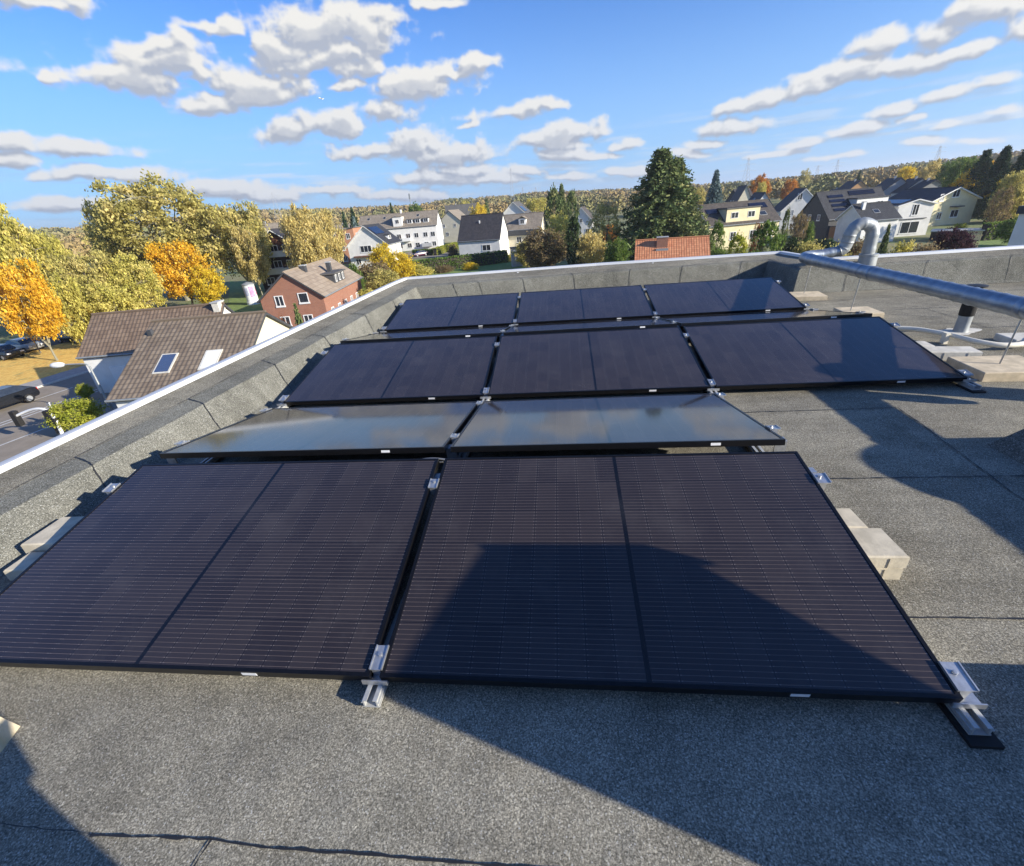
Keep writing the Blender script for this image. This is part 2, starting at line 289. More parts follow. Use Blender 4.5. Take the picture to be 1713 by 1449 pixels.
MAT['carred'] = M('red_car_paint', (.36, .02, .03), .22, ns=2, amt=.1, spec=.7); MAT['carwhite'] = M('white_car_paint', (.72, .73, .74), .25, ns=2, amt=.04); MAT['carplum'] = M('dark_plum_car_paint', (.085, .02, .05), .22, ns=2, amt=.1, spec=.7)
MAT['lampred'] = M('red_lamp_lens', (.45, .01, .015), .2); MAT['lampclear'] = M('clear_lamp_lens', (.75, .76, .78), .15); MAT['lensgreen'] = M('green_lamp_lens', (.02, .12, .06), .2); MAT['lensamber'] = M('amber_lamp_lens', (.30, .14, .01), .2)
MAT['fence'] = M('pale_fence_wood', (.52, .43, .25), .85, ns=5, amt=.3); MAT['cloth_dark'] = M('navy_jacket', (.02, .025, .04), .9, ns=20); MAT['denim'] = M('denim', (.04, .055, .10), .9, ns=30); MAT['skin'] = M('skin', (.48, .29, .21), .6, ns=20, amt=.1); MAT['hair'] = M('brown_hair', (.05, .032, .02), .7, ns=40)

# ------------------------------------------------------------------ mesh builder
class MB:
    def __init__(s): s.v = []; s.f = []; s.uv = []; s.m = []
    def face(s, pts, uv=None, m=0):
        k = len(s.v); s.v += [tuple(p) for p in pts]; s.f.append(list(range(k, k+len(pts)))); s.m.append(m)
        s.uv.append(uv if uv else [(0, 0)]*len(pts))
    def box(s, x0, x1, y0, y1, z0, z1, m=0):
        a = [(x0, y0), (x1, y0), (x1, y1), (x0, y1)]; s.prism(a, z0, z1, m)
    def prism(s, poly, z0, z1, m=0, top=None):
        top = top or poly; n = len(poly)
        for i in range(n):
            j = (i+1) % n; s.face([(*poly[i], z0), (*poly[j], z0), (*top[j], z1), (*top[i], z1)], m=m)
        s.face([(*p, z1) for p in top], m=m); s.face([(*p, z0) for p in reversed(poly)], m=m)
    def bbox(s, x0, x1, y0, y1, z0, z1, b, m=0):          # box with chamfered top edges
        a = [(x0, y0), (x1, y0), (x1, y1), (x0, y1)]; t = [(x0+b, y0+b), (x1-b, y0+b), (x1-b, y1-b), (x0+b, y1-b)]
        for i in range(4):
            j = (i+1) % 4
            s.face([(*a[i], z0), (*a[j], z0), (*a[j], z1-b), (*a[i], z1-b)], m=m); s.face([(*a[i], z1-b), (*a[j], z1-b), (*t[j], z1), (*t[i], z1)], m=m)
        s.face([(*p, z1) for p in t], m=m); s.face([(*p, z0) for p in reversed(a)], m=m)
    def tube(s, path, rad, n=12, m=0, caps=True):
        path = [Vector(p) for p in path]; k = len(path); rad = rad if isinstance(rad, (list, tuple)) else [rad]*k
        rings = []; t0 = (path[1]-path[0]).normalized(); a = t0.orthogonal().normalized()
        for i in range(k):
            t = ((path[min(i+1, k-1)]-path[max(i-1, 0)])).normalized(); a = (a-t*a.dot(t)).normalized(); b = t.cross(a)
            rings.append(len(s.v)); s.v += [tuple(path[i]+(a*math.cos(2*math.pi*q/n)+b*math.sin(2*math.pi*q/n))*rad[i]) for q in range(n)]
        for i in range(k-1):
            for q in range(n):
                p = (q+1) % n; s.f.append([rings[i]+q, rings[i]+p, rings[i+1]+p, rings[i+1]+q]); s.m.append(m); s.uv.append([(0, 0)]*4)
        if caps:
            s.f.append([rings[0]+q for q in reversed(range(n))]); s.m.append(m); s.uv.append([(0, 0)]*n)
            s.f.append([rings[-1]+q for q in range(n)]); s.m.append(m); s.uv.append([(0, 0)]*n)
    def lathe(s, prof, c=(0, 0, 0), n=24, m=0):            # profile (r, z) about a vertical axis
        rings = []
        for r, z in prof:
            rings.append(len(s.v)); s.v += [(c[0]+r*math.cos(2*math.pi*q/n), c[1]+r*math.sin(2*math.pi*q/n), c[2]+z) for q in range(n)]
        for i in range(len(prof)-1):
            for q in range(n):
                p = (q+1) % n; s.f.append([rings[i]+q, rings[i]+p, rings[i+1]+p, rings[i+1]+q]); s.m.append(m); s.uv.append([(0, 0)]*4)
        s.f.append([rings[-1]+q for q in range(n)]); s.m.append(m); s.uv.append([(0, 0)]*n)
    def mesh(s, name, mats):
        me = bpy.data.meshes.new(name); me.from_pydata(s.v, [], s.f)
        for q in (mats if isinstance(mats, (list, tuple)) else [mats]): me.materials.append(q)
        me.polygons.foreach_set('material_index', s.m)
        u = me.uv_layers.new(name='UVMap'); u.data.foreach_set('uv', [c for f in s.uv for p in f for c in p]); me.update(); return me
    def build(s, name, mats, parent=None, smooth=False, merge=False, sharp=38):
        me = s.mesh(name, mats)
        if merge:
            import bmesh
            bm = bmesh.new(); bm.from_mesh(me); bmesh.ops.remove_doubles(bm, verts=bm.verts, dist=1e-4); bm.to_mesh(me); bm.free()
        if smooth:
            me.polygons.foreach_set('use_smooth', [True]*len(me.polygons))
            me.set_sharp_from_angle(angle=R_(sharp))
        return link(name, me, parent)
def link(name, me, parent=None):
    o = bpy.data.objects.new(name, me); COL.objects.link(o)
    if parent: o.parent = parent
    return o
def tag(o, label=None, cat=None, group=None, kind=None):
    if label: o['label'] = label
    if cat: o['category'] = cat
    if group: o['group'] = group
    if kind: o['kind'] = kind
    return o
def thing(name, label, cat, loc=(0, 0, 0), rot=(0, 0, 0), group=None):
    o = bpy.data.objects.new(name, None); COL.objects.link(o); o.location = loc; o.rotation_euler = rot; o.empty_display_size = .1
    return tag(o, label, cat, group)
def dup(o, parent=None):
    c = o.copy(); COL.objects.link(c)
    if parent: c.parent = parent
    for ch in [q for q in o.children]: dup(ch, c)
    return c

# ------------------------------------------------------------------ the flat roof we stand on
bld = thing('flat_roof_building', 'flat roofed building under the solar panels, grey bitumen roof with white metal edge', 'building')
def lerp_poly(poly, step=.25):
    out = []
    for a, b in zip(poly[:-1], poly[1:]):
        n = max(1, int(math.dist(a, b)/step))
        out += [(a[0]+(b[0]-a[0])*i/n, a[1]+(b[1]-a[1])*i/n) for i in range(n)]
    return out+[poly[-1]]
OUT = [(-3.64, -9), (-2.22, 7.68), (1.3, 7.85), (4.42, 7.78), (4.55, 6.62), (14, 6.5)]
SEAM = [(-3.27, -9), (-2.03, 7.12), (1.3, 7.32), (4.12, 7.42), (4.12, 6.32), (14, 6.12)]
SHO = [(-3.05, -9), (-1.835, 7.02), (1.3, 7.27), (4.06, 7.36), (4.07, 6.27), (14, 6.08)]
BAS = [(-2.88, -9), (-1.725, 6.95), (1.3, 7.20), (3.99, 7.29), (4.01, 6.20), (14, 6.01)]
ROWS = [(OUT, .385), (SEAM, .335), (SHO, .305), (BAS, .035), (None, .0)]
def inset(a, b, k): return [(p[0]+(q[0]-p[0])*k, p[1]+(q[1]-p[1])*k) for p, q in zip(a, b)]
TOE = inset(SHO, BAS, 1.45)
ns = []
for i in range(5):                                  # same count of steps on every line
    ns.append(max(1, int(math.dist(OUT[i], OUT[i+1])/.12)))
def dense(poly):
    o = []
    for i in range(5): o += [(poly[i][0]+(poly[i+1][0]-poly[i][0])*k/ns[i], poly[i][1]+(poly[i+1][1]-poly[i][1])*k/ns[i]) for k in range(ns[i])]
    return o+[poly[-1]]
def low(i, y): return max(.12, min(1.0, 1-(7.1-y)*.062)) if i < ns[0] else 1.0
lines = []
prof = [(OUT, .372), (inset(OUT, SEAM, .5), .36), (SEAM, .338), (inset(SEAM, SHO, .5), .331), (inset(SEAM, SHO, .97), .318), (inset(SHO, BAS, .35), .235), (inset(SHO, BAS, .8), .12), (inset(BAS, TOE, .3), .035), (TOE, .003)]
for li, (pl, z) in enumerate(prof):
    d = dense(pl); rr = random.Random(100+li)
    lines.append([(x+.003*math.sin(i*.9+li)+rr.uniform(-.0012, .0012), y+.003*math.cos(i*.7+li*2)+rr.uniform(-.0012, .0012), (z+(.003*math.sin(i*.53+li*1.3) if 0 < li < 8 else 0))*low(i, y)) for i, (x, y) in enumerate(d)])
m = MB()
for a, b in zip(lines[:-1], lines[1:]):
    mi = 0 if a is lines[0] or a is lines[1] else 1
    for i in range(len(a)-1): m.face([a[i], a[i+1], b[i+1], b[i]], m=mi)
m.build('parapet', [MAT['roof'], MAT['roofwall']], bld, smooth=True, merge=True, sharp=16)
# deck inside the upstands
m = MB(); m.face([(x, y, 0) for x, y in dense(SHO)+[(14, -9)]])
m.build('roof_membrane', MAT['roof'], bld)
# white metal edge trim, 2 m lengths butted
m = MB(); od = dense(OUT); nrm = []
for i in range(len(od)-1):
    a, b = Vector((*od[i], 0)), Vector((*od[i+1], 0)); t = (b-a).normalized(); n = Vector((-t.y, t.x, 0))
    q = lambda p, k, z: (p.x+n.x*k, p.y+n.y*k, z)
    sec = [(-.035, .374), (-.022, .408), (.03, .414), (.05, .405), (.05, .28)]
    la, lb = low(i, a.y), low(i+1, b.y)
    for (k0, z0), (k1, z1) in zip(sec[:-1], sec[1:]): m.face([q(a, k0, z0-.372+.372*la), q(b, k0, z0-.372+.372*lb), q(b, k1, z1-.372+.372*lb), q(a, k1, z1-.372+.372*la)])
m.build('edge_trim', MAT['whitemetal'], bld, smooth=True, merge=True)
m = MB()
oo = OUT+[(14, -9)]
for i in range(len(oo)):
    a, b = oo[i], oo[(i+1) % len(oo)]; ta, tb = [(.36*low(0, p[1]) if p[0] < -2.1 else .36 if p != (14, -9) else 0) for p in (a, b)]; m.face([(*a, GZ), (*b, GZ), (*b, tb-.02), (*a, ta-.02)])
m.build('facade', MAT['white'], bld)
# overlapping laps of the felt: a thin dark bitumen line along each
def ribbon(pts, w, name='membrane_lap', mat='bitumen', dz=.0045, seed=0):
    m = MB(); r = random.Random(seed); P = []
    for a, b in zip(pts[:-1], pts[1:]):
        a, b = Vector(a), Vector(b); n = max(1, int((b-a).length/.03)); P += [a.lerp(b, i/n) for i in range(n)]
    P.append(Vector(pts[-1])); L = []; drift = 0
    for i, p in enumerate(P):
        t = (P[min(i+1, len(P)-1)]-P[max(i-1, 0)]).normalized(); s = Vector((-t.y, t.x, 0)) if abs(t.z) < .8 else Vector((1, 0, 0))
        if s.length < .1: s = Vector((1, 0, 0))
        drift = drift*.85+r.uniform(-1, 1)*.0022; ww = w*r.uniform(.35, 1.5)
        L.append((p+s*(drift-ww/2)+Vector((0, 0, dz)), p+s*(drift+ww/2)+Vector((0, 0, dz))))
    for (a, b), (c, d) in zip(L[:-1], L[1:]): m.face([a, c, d, b])
    return m.build(name, MAT[mat], bld)
ribbon([(-1.6, -.42, 0), (-.66, -.437, 0)], .0022, seed=90)
ribbon([(-.66, -.437, 0), (-.31, -.425, 0), (.02, -.432, 0), (.5, -.428, 0), (3, -.44, 0)], .006, seed=1)
ribbon([(-.31, -.425, 0), (-.33, -.60, 0), (-.36, -1.3, 0)], .005, seed=2)
ribbon([(1.80, .362, 0), (2.3, .358, 0), (4.2, .37, 0)], .007, seed=3)
for (x0, y0, x1, y1, s) in ((1.85, 1.285, 3.12, 1.29, 4), (1.8, 2.165, 2.95, 2.175, 5), (2.95, 2.175, 2.90, 1.65, 6), (2.90, 1.65, 2.84, 1.15, 7), (2.84, 1.15, 2.9, .36, 8), (3.65, 3.05, 9.0, 3.1, 9), (3.7, 4.0, 9.5, 4.05, 10), (3.7, 4.92, 9, 4.96, 11), (3.9, 5.6, 11, 5.72, 12), (5.3, 3.07, 5.33, 4.02, 13), (4.9, 4.03, 4.93, 4.94, 14), (3.95, 2.1, 4.6, 2.5, 15), (-1.75, .4, -1.2, .4, 16), (5.9, 4.95, 5.95, 5.7, 17), (4.55, 4.3, 5.05, 4.12, 18), (4.25, 4.86, 4.8, 4.5, 19), (-1.75, 6.5, 4.0, 6.55, 20)):
    ribbon([(x0, y0, 0), (x1, y1, 0)], .007, seed=20+s)
def prof_at(i, z=.004):
    return [Vector(l[i])+Vector((0, 0, z)) for l in lines]
def lapstrip(i, k0=2, k1=8, w=.0042, seed=0, off=(1, 0), jog=0.0):
    m = MB(); r = random.Random(seed); P = prof_at(i)[k0:k1+1]; t = (Vector(lines[2][min(i+2, len(lines[2])-1)])-Vector(lines[2][max(0, i-2)])).normalized()
    nout = Vector((t.y, -t.x, .4))*.004; Q = []
    for a, b in zip(P[:-1], P[1:]): Q += [a.lerp(b, k/6) for k in range(6)]
    Q.append(P[-1]); L = []; d = 0
    for k, p in enumerate(Q):
        d += r.uniform(-1, 1)*.0035+jog*(.0022); ww = w*r.uniform(.5, 1.4); c = p+t*d+nout; L.append((c-t*ww, c+t*ww))
    for (a, b), (c, e) in zip(L[:-1], L[1:]): m.face([a, b, e, c])
    m.build('membrane_lap', MAT['bitumen'], bld)
def idx_near(x, y): return min(range(len(lines[2])), key=lambda i: (lines[2][i][0]-x)**2+(lines[2][i][1]-y)**2)
for k, (x, y) in enumerate([(-2.3, -2.5), (-2.26, -1.55), (-2.23, -.6), (-2.22, .38), (-2.19, 1.32), (-2.16, 2.25), (-2.14, 3.2), (-2.1, 4.15), (-2.08, 5.1), (-2.04, 6.1), (-1.35, 7.15), (-.88, 7.2), (-.12, 7.24), (.86, 7.3), (1.82, 7.34), (2.76, 7.38), (3.66, 7.4), (4.12, 6.9), (4.75, 6.3), (5.72, 6.28), (6.72, 6.26), (7.7, 6.24), (8.7, 6.22)]):
    lapstrip(idx_near(x, y), seed=50+k, jog=-.8 if x < -2 else .15)
for seg in (lines[2],):                                # long lap between coping strip and upstand
    m = MB(); r = random.Random(5)
    for i in range(len(seg)-1):
        a, b = Vector(seg[i]), Vector(seg[i+1]); t = (b-a).normalized(); n = Vector((-t.y, t.x, 0))*.004*r.uniform(.4, 1.5); u = Vector((0, 0, .005))
        m.face([a-n+u, b-n+u, b+n+u, a+n+u])
    m.build('membrane_lap', MAT['bitumen'], bld)
for px, py in ((745, 462), (757, 462.5), (789, 461), (866, 457), (1092, 441)):    # small white screw caps on the coping
    p = gp(px, py, .36); m = MB(); m.lathe([(.018, 0), (.016, .012), (.006, .017)], tuple(p), 10); m.build('screw_cap', MAT['whitemetal'], bld)
p = gp(768, 498, .05); m = MB(); m.lathe([(.05, 0), (.05, .06), (.075, .065), (.075, .08), (.03, .1)], (p[0], 6.95, .02), 16); m.build('roof_drain', MAT['alumatt'], bld)

# ------------------------------------------------------------------ solar panels
LP, DP, TL = 1.762, 1.134, R_(9.93); GAP = .0369
CT, ST = math.cos(TL)*DP, math.sin(TL)*DP; Z0 = .08
def panel_meshes():
    h = LP/2; w = .013; t = .033
    f = MB()
    f.box(-h, h, 0, w, -t, 0); f.box(-h, h, DP-w, DP, -t, 0); f.box(-h, -h+w, w, DP-w, -t, 0); f.box(h-w, h, w, DP-w, -t, 0)
    g = MB(); a, b, c, d = -h+w, h-w, w, DP-w; z = -.0025
    U, V = 1.70, 1.09
    g.face([(a, c, z), (b, c, z), (b, d, z), (a, d, z)], [(0, 0), (U, 0), (U, V), (0, V)])
    k = MB(); k.box(a+.001, b-.001, c+.001, d-.001, -.009, -.006); k.box(-.06, .06, DP-.16, DP-.08, -.028, -.0095)
    s1 = MB(); s1.box(h*.47, h*.47+.055, -.0012, -.0002, -.024, -.009)
    s2 = MB(); s2.box(-h*.64, -h*.64+.05, DP+.0002, DP+.0012, -.025, -.011)
    return f.mesh('panel_frame', MAT['black']), g.mesh('panel_glass', MAT['cells']), k.mesh('panel_back', MAT['black']), s1.mesh('panel_sticker', MAT['sticker']), s2.mesh('panel_sticker_high', MAT['sticker'])
PM = panel_meshes()
def panel(xc, ylow, up, label):
    o = thing('photovoltaic_module', label, 'solar panel', (xc, ylow, Z0), (TL, 0, 0 if up else math.pi), 'solar panels on the flat roof')
    for n, me in zip(('frame', 'cell_glass', 'backsheet', 'type_sticker', 'type_sticker'), PM): link(n, me, o)
Y2 = 1.2419; Y3 = Y2+CT+.1332; Y4 = Y3+Y2; Y5 = Y3+CT+Y2+.1332
side = ['left', 'right']; s3 = ['left', 'middle', 'right']
lab1 = ['black solar panel nearest the camera whose glass lies fully in the sun', 'black solar panel nearest the camera with a big shadow across its glass']
lab2 = ['sky mirroring solar panel by the left parapet, behind the sunlit front panel', 'sky mirroring solar panel sloping away behind the shadowed front panel']
lab3 = ['black solar panel of the middle row at its end by the left parapet', 'black solar panel in the centre of the middle row, between two silver clamped gaps', 'black solar panel of the middle row with duct shadow beside the largest sandy slab']
lab4 = ['narrow looking panel sloping away at the parapet end just beyond the second camera facing row', 'narrow looking panel sloping away in the middle just beyond the second camera facing row', 'narrow looking panel sloping away near the grey vent pipe, sandy reflection in its glass']
lab5 = ['solar panel of the farthest row beside the corner of the left parapet', 'solar panel in the middle of the farthest row below the back parapet', 'solar panel of the farthest row next to the duct, dark shadow stripe at its right']
for i in range(2):
    xc = (-1 if i == 0 else 1)*(GAP/2+LP/2)
    panel(xc, 0, True, lab1[i]); panel(xc, Y2+CT, False, lab2[i])
X3 = [i*(LP+GAP)-GAP/2-LP/2+.0149 for i in range(3)]; DX5 = .029
for i in range(3):
    panel(X3[i], Y3, True, lab3[i]); panel(X3[i]+.012, Y4+CT, False, lab4[i]); panel(X3[i]+DX5, Y5, True, lab5[i])

# mounting rails with rubber pads, high brackets and clamps
def rail(x, y0, rows, ends, label):
    # rows: list of (ylow, up); y0 = start of rail
    o = thing('mounting_rail', label, 'mounting rail', (x, y0, 0), group='aluminium mounting rails under the panels')
    ya = max([(yl+CT if up else yl) for yl, up in rows])-y0; y1 = ya+.09 if not rows[-1][1] else ya+.03
    for k in range(3):
        c = (.03 if ends == 'right' else .16)+(y1-.2)*k/2; pads = MB(); pads.box(-.042, .042, c-.06, c+.10, .001, .013); pads.build('rubber_pad', MAT['rubber'], o)
    p = MB(); p.box(-.029, .029, 0, y1, .013, .017)
    for sx in (-1, 1):
        p.box(sx*.022-.0025, sx*.022+.0025, 0, y1, .0172, .046); a, b = sorted((sx*.0194, sx*.010)); p.box(a, b, 0, y1, .043, .046)
        a, b = sorted((sx*.0246, sx*.031)); p.box(a, b, 0, y1, .034, .037)
    p.build('rail_profile', MAT['alumatt'], o)
    for yl, up in rows:
        yh = yl+CT if up else yl-CT; d = 1 if up else -1
        b = MB(); yb = yh-y0-d*.075
        b.box(-.03, .03, yb-.004, yb+.004, .047, Z0+ST-.05); b.box(-.03, .03, yb-.03, yb+.03, .0465, .0505); b.box(-.028, .028, yb+(.0045 if d < 0 else -.045), yb+(.045 if d < 0 else -.0045), Z0+ST-.052, Z0+ST-.048)
        b.build('high_bracket', MAT['alu'], o)
        f = MB(); fy = yl-y0+d*.03; f.box(-.045, .045, fy-.03, fy+.03, .0465, .0495); f.box(-.045, .045, fy-d*.035-.002, fy-d*.035+.002, .0465, .066); f.build('low_bracket', MAT['alu'], o)
        for s, ln in ((.062, .085), (DP-.20, .065)):
            c = MB(); tw = .0225
            x0, x1 = {'mid': (-tw, tw), 'left': (-.032, GAP/2+.006), 'right': (-GAP/2-.006, .032)}[ends]
            c.box(x0, x1, -ln/2, ln/2, .0008, .0055)
            c.box(-GAP/2+.004, GAP/2-.004, -ln/2, ln/2, -.045, .0006)
            c.box(x0, x0+.004, -ln/2, ln/2, .0057, .010); c.box(x1-.004, x1, -ln/2, ln/2, .0057, .010)
            c.lathe([(.0075, .0057), (.0075, .013), (.004, .0135)], (0, .01, 0), 8)
            q = c.build('clamp', MAT['alu'], o)
            q.location = (0, yl-y0+d*s*math.cos(TL), Z0+s*math.sin(TL)); q.rotation_euler = (TL if up else -TL, 0, 0)
ends = ['left', 'mid', 'mid', 'right']
for i, (x, e) in enumerate(((-1.781-.018, 'left'), (0, 'mid'), (1.781+.018, 'right'))):
    rail(x, -.062, [(0, True), (Y2+CT, False)], e, ['aluminium rail under the outer edge of the sunlit front panel by the parapet', 'aluminium rail in the gap between the two front panels, sunlit end sticking out', 'aluminium rail sticking out in shadow below the corner of the shadowed front panel'][i])
xs = [X3[0]-LP/2-.018, X3[0]+LP/2+GAP/2, X3[1]+LP/2+GAP/2, X3[2]+LP/2+.018]
for i, x in enumerate(xs):
    rail(x, Y3-.085, [(Y3, True), (Y4+CT, False)], ends[i], 'aluminium rail of the middle panel rows, '+['at the end by the left parapet', 'in the gap level with the front panel gap', 'in the gap left of the shadowed panel', 'its end beside the large sandy slab'][i])
    rail(x+DX5, Y5-.05, [(Y5, True)], ends[i], 'aluminium rail of the farthest panel row, '+['at the end by the left parapet', 'in the first gap from the left parapet', 'in the gap nearer the duct', 'at the end under the duct'][i])

# ballast stones
def block(name, label, boxes, mat, rotz=0, c=(0, 0), group=None, cat='paver'):
    o = thing(name, label, cat, (c[0], c[1], 0), (0, 0, R_(rotz)), group)
    return o
def paver(label, x0, x1, y0, y1, z0, z1, mat='paver', rot=0.0, name='concrete_paver', group='ballast stones under the panels', b=.006, grooves=False):
    cx, cy = (x0+x1)/2, (y0+y1)/2; m = MB(); m.bbox(x0-cx, x1-cx, y0-cy, y1-cy, 0, z1-z0, b)
    if grooves:
        for k in (.18, .5, .82):
            gx = x0-cx+(x1-x0)*k; m.box(gx-.004, gx+.004, y0-cy-.003, y0-cy-.0005, .004, z1-z0-.01)
    o = m.build(name, MAT[mat]); o.location = (cx, cy, z0); o.rotation_euler = (0, 0, R_(rot)); return tag(o, label, 'paver', group)
paver('pale grooved paver atop the stack beside the shadowed front panel', 1.60, 1.972, .545, .725, .064, .122, grooves=True)
paver('pale concrete paver at the bottom of the stack beside the shadowed front panel', 1.61, 1.968, .549, .73, 0, .062, grooves=True)
paver('upper pale paver tucked against the stack by the clamp of the shadowed front panel', 1.58, 1.925, .727, .865, .064, .122)
paver('lower pale paver tucked behind the stack at the shadowed front panel', 1.585, 1.92, .734, .862, 0, .062)
paver('cream paver sticking out higher at the left edge of the sunlit front panel', -2.09, -1.62, .62, .85, .055, .115, 'paver', 3)
paver('cream paver sticking out lower at the left edge of the sunlit front panel', -2.04, -1.60, .48, .615, .012, .075, 'paver', 3)
paver('lower cream paver under the one at the left panel edge', -1.93, -1.62, .64, .86, .002, .053, 'paver', 2)
paver('long pale grooved kerb block under the cream hose by the middle panel', 3.62, 4.14, 3.10, 3.27, 0, .075, 'palestone', -9, 'kerb_block', grooves=True)
paver('pale block half hidden under the end of the middle panel row', 3.52, 3.92, 3.30, 3.46, 0, .075, 'palestone', -6, 'kerb_block')
paver('pale block beside the narrow panel tip near the grey vent pipe', 3.50, 3.86, 4.05, 4.28, 0, .075, 'palestone', 4, 'kerb_block')
paver('pale slab in front of which the cream hose bends up', 4.64, 5.2, 3.36, 3.60, 0, .06, 'palestone', -4, 'kerb_block')
m = MB(); m.prism([(-.34, -.1), (-.30, -.17), (.02, -.13), (.075, -.01), (.03, .10), (-.30, .11)], 0, .10, top=[(-.32, -.08), (-.28, -.13), (.0, -.10), (.045, -.01), (.01, .08), (-.28, .09)])
o = m.build('weathered_stone', MAT['moss']); o.location = (-1.235, -.25, 0); o.scale = (.8, .8, .85); o.rotation_euler = (0, 0, R_(-4)); tag(o, 'weathered sandy stone lying on the bare roof before the front panels', 'stone')

# ------------------------------------------------------------------ ventilation duct
DZ, DR = .492, .071
duct = thing('ventilation_duct', 'long galvanised spiral duct across the roof with a swan neck at its far end', 'duct')
def smooth_path(pts, n=8):
    P = [Vector(p) for p in pts]; out = []
    for i in range(len(P)-1):
        p0, p1, p2, p3 = P[max(i-1, 0)], P[i], P[i+1], P[min(i+2, len(P)-1)]
        for k in range(n):
            t = k/n; out.append(.5*((2*p1)+(p2-p0)*t+(2*p0-5*p1+4*p2-p3)*t*t+(3*p1-p0-3*p2+p3)*t**3))
    return out+[P[-1]]
def ribbed(path, r, pitch=.14, n=28):
    P = []; 
    for a, b in zip(path[:-1], path[1:]):
        a, b = Vector(a), Vector(b); k = max(1, round((b-a).length/(pitch/6))); P += [a.lerp(b, i/k) for i in range(k)]
    P.append(Vector(path[-1])); d = 0; R = []
    for i, p in enumerate(P):
        if i: d += (p-P[i-1]).length
        f = (d/pitch) % 1; R.append(r+(.0042 if f < .14 else 0))
    m = MB(); m.tube(P, R, n); return m
ribbed([(4.05, -2.2, DZ), (4.05, 6.02, DZ)], DR).build('spiral_pipe', MAT['galv'], duct, smooth=True)
m = MB(); m.tube(smooth_path([(4.05, 6.02, DZ), (4.06, 6.16, DZ), (4.11, 6.28, DZ), (4.22, 6.36, DZ), (4.36, 6.38, DZ)], 8), DR*.99, 28); m.build('elbow', MAT['galv'], duct, smooth=True)
ribbed([(4.36, 6.38, DZ), (4.60, 6.375, DZ+.035)], DR*.97, .12).build('cross_pipe', MAT['galv'], duct, smooth=True)
neck = smooth_path([(4.60, 6.375, DZ+.035), (4.645, 6.37, DZ+.06), (4.672, 6.365, DZ+.13), (4.68, 6.36, DZ+.20), (4.69, 6.355, DZ+.275), (4.745, 6.35, DZ+.355), (4.835, 6.345, DZ+.375), (4.925, 6.345, DZ+.335), (4.965, 6.34, DZ+.25), (4.97, 6.34, DZ+.10), (4.975, 6.34, DZ-.06)], 6)
m = MB(); m.tube(neck, [.080+(.005 if (i % 7) == 0 else 0) for i in range(len(neck))], 28); m.build('swan_neck', MAT['galvpaint'], duct, smooth=True)
m = MB(); m.lathe([(.16, .003), (.155, .012), (.122, .03), (.118, .05), (.110, .44), (.117, .445), (.117, .47), (.08, .475)], (4.985, 6.33, 0), 28); m.build('roof_sleeve', MAT['galvpaint'], duct, smooth=True)
for y in (5.98, 4.62, 2.78, 1.2):
    m = MB(); m.tube([(4.05, y-.03, DZ), (4.05, y-.022, DZ), (4.05, y+.022, DZ), (4.05, y+.03, DZ)], [DR+.001, DR+.0065, DR+.0065, DR+.001], 28, caps=False); m.build('coupling', MAT['galv'], duct, smooth=True)
m = MB(); m.tube([(4.05, 2.02, DZ-.02), (4.05, 2.02, DZ-.2), (4.05, 2.02, DZ-.27)], [.075, .075, .03], 18); m.build('drain_stub', MAT['galv'], duct, smooth=True)
def duct_support(y, slab_box, lab, labs, mat):
    o = thing('duct_support', lab, 'support rod', (4.03, y, 0), group='threaded rods holding the duct')
    top = slab_box[4]; m = MB(); m.tube([(0, 0, top), (.02, 0, DZ-DR+.002)], .006, 8); m.build('rod', MAT['steelrod'], o)
    m = MB(); m.tube([(.02, -.012, DZ), (.02, .012, DZ)], DR+.0042, 28, caps=False); m.build('pipe_clip', MAT['galv'], o, smooth=True)
    x0, x1, y0, y1, z1, rot = slab_box; cx, cy = (x0+x1)/2, (y0+y1)/2; s = MB(); s.bbox(x0-cx, x1-cx, y0-cy, y1-cy, 0, z1, .005)
    q = s.build('paving_slab', MAT[mat]); q.location = (cx, cy, .0); q.rotation_euler = (0, 0, R_(rot)); tag(q, labs, 'slab', 'sandy slabs under the duct rods')
duct_support(5.94, (3.80, 4.24, 5.70, 6.06, .055, -8), 'thin rod under the far end of the duct near the elbow', 'sandy slab at the far corner of the farthest panel row', 'paver2')
duct_support(4.80, (3.93, 4.30, 4.62, 4.98, .055, -3), 'thin rod under the duct behind the narrow panel tip', 'sandy slab mostly hidden behind the narrow panel tip', 'paver2')
duct_support(2.78, (3.80, 4.30, 2.58, 2.98, .07, -3), 'thin rod standing on the largest sandy slab at the frame edge', 'largest sandy slab beside the shadowed middle panel corner', 'paver2')

vp = thing('vent_pipe', 'short grey vent pipe with black collar standing behind the duct', 'vent pipe', (4.585, 3.92, 0))
m = MB(); m.lathe([(.062, .002), (.056, .03), (.055, .17)], (0, 0, 0), 24); m.build('pipe', MAT['galvpaint'], vp, smooth=True)
m = MB(); n = 40; m.face([((.17+.05*math.sin(3*q)+.03*math.sin(5*q+1))*math.cos(q), (.15+.04*math.sin(2*q+1)+.025*math.cos(7*q))*math.sin(q), .0055) for q in [2*math.pi*i/n for i in range(n)]]); m.build('sealing_patch', MAT['palestone'], vp)
m = MB(); m.lathe([(.056, .0), (.061, .01), (.061, .22), (.05, .23)], (0, 0, .16), 24); m.build('collar', MAT['rubber'], vp, smooth=True)
m = MB(); m.lathe([(.05, 0), (.05, .03), (.08, .033), (.082, .045), (.03, .055)], (0, 0, .40), 24); m.build('cap', MAT['bitumen'], vp, smooth=True)
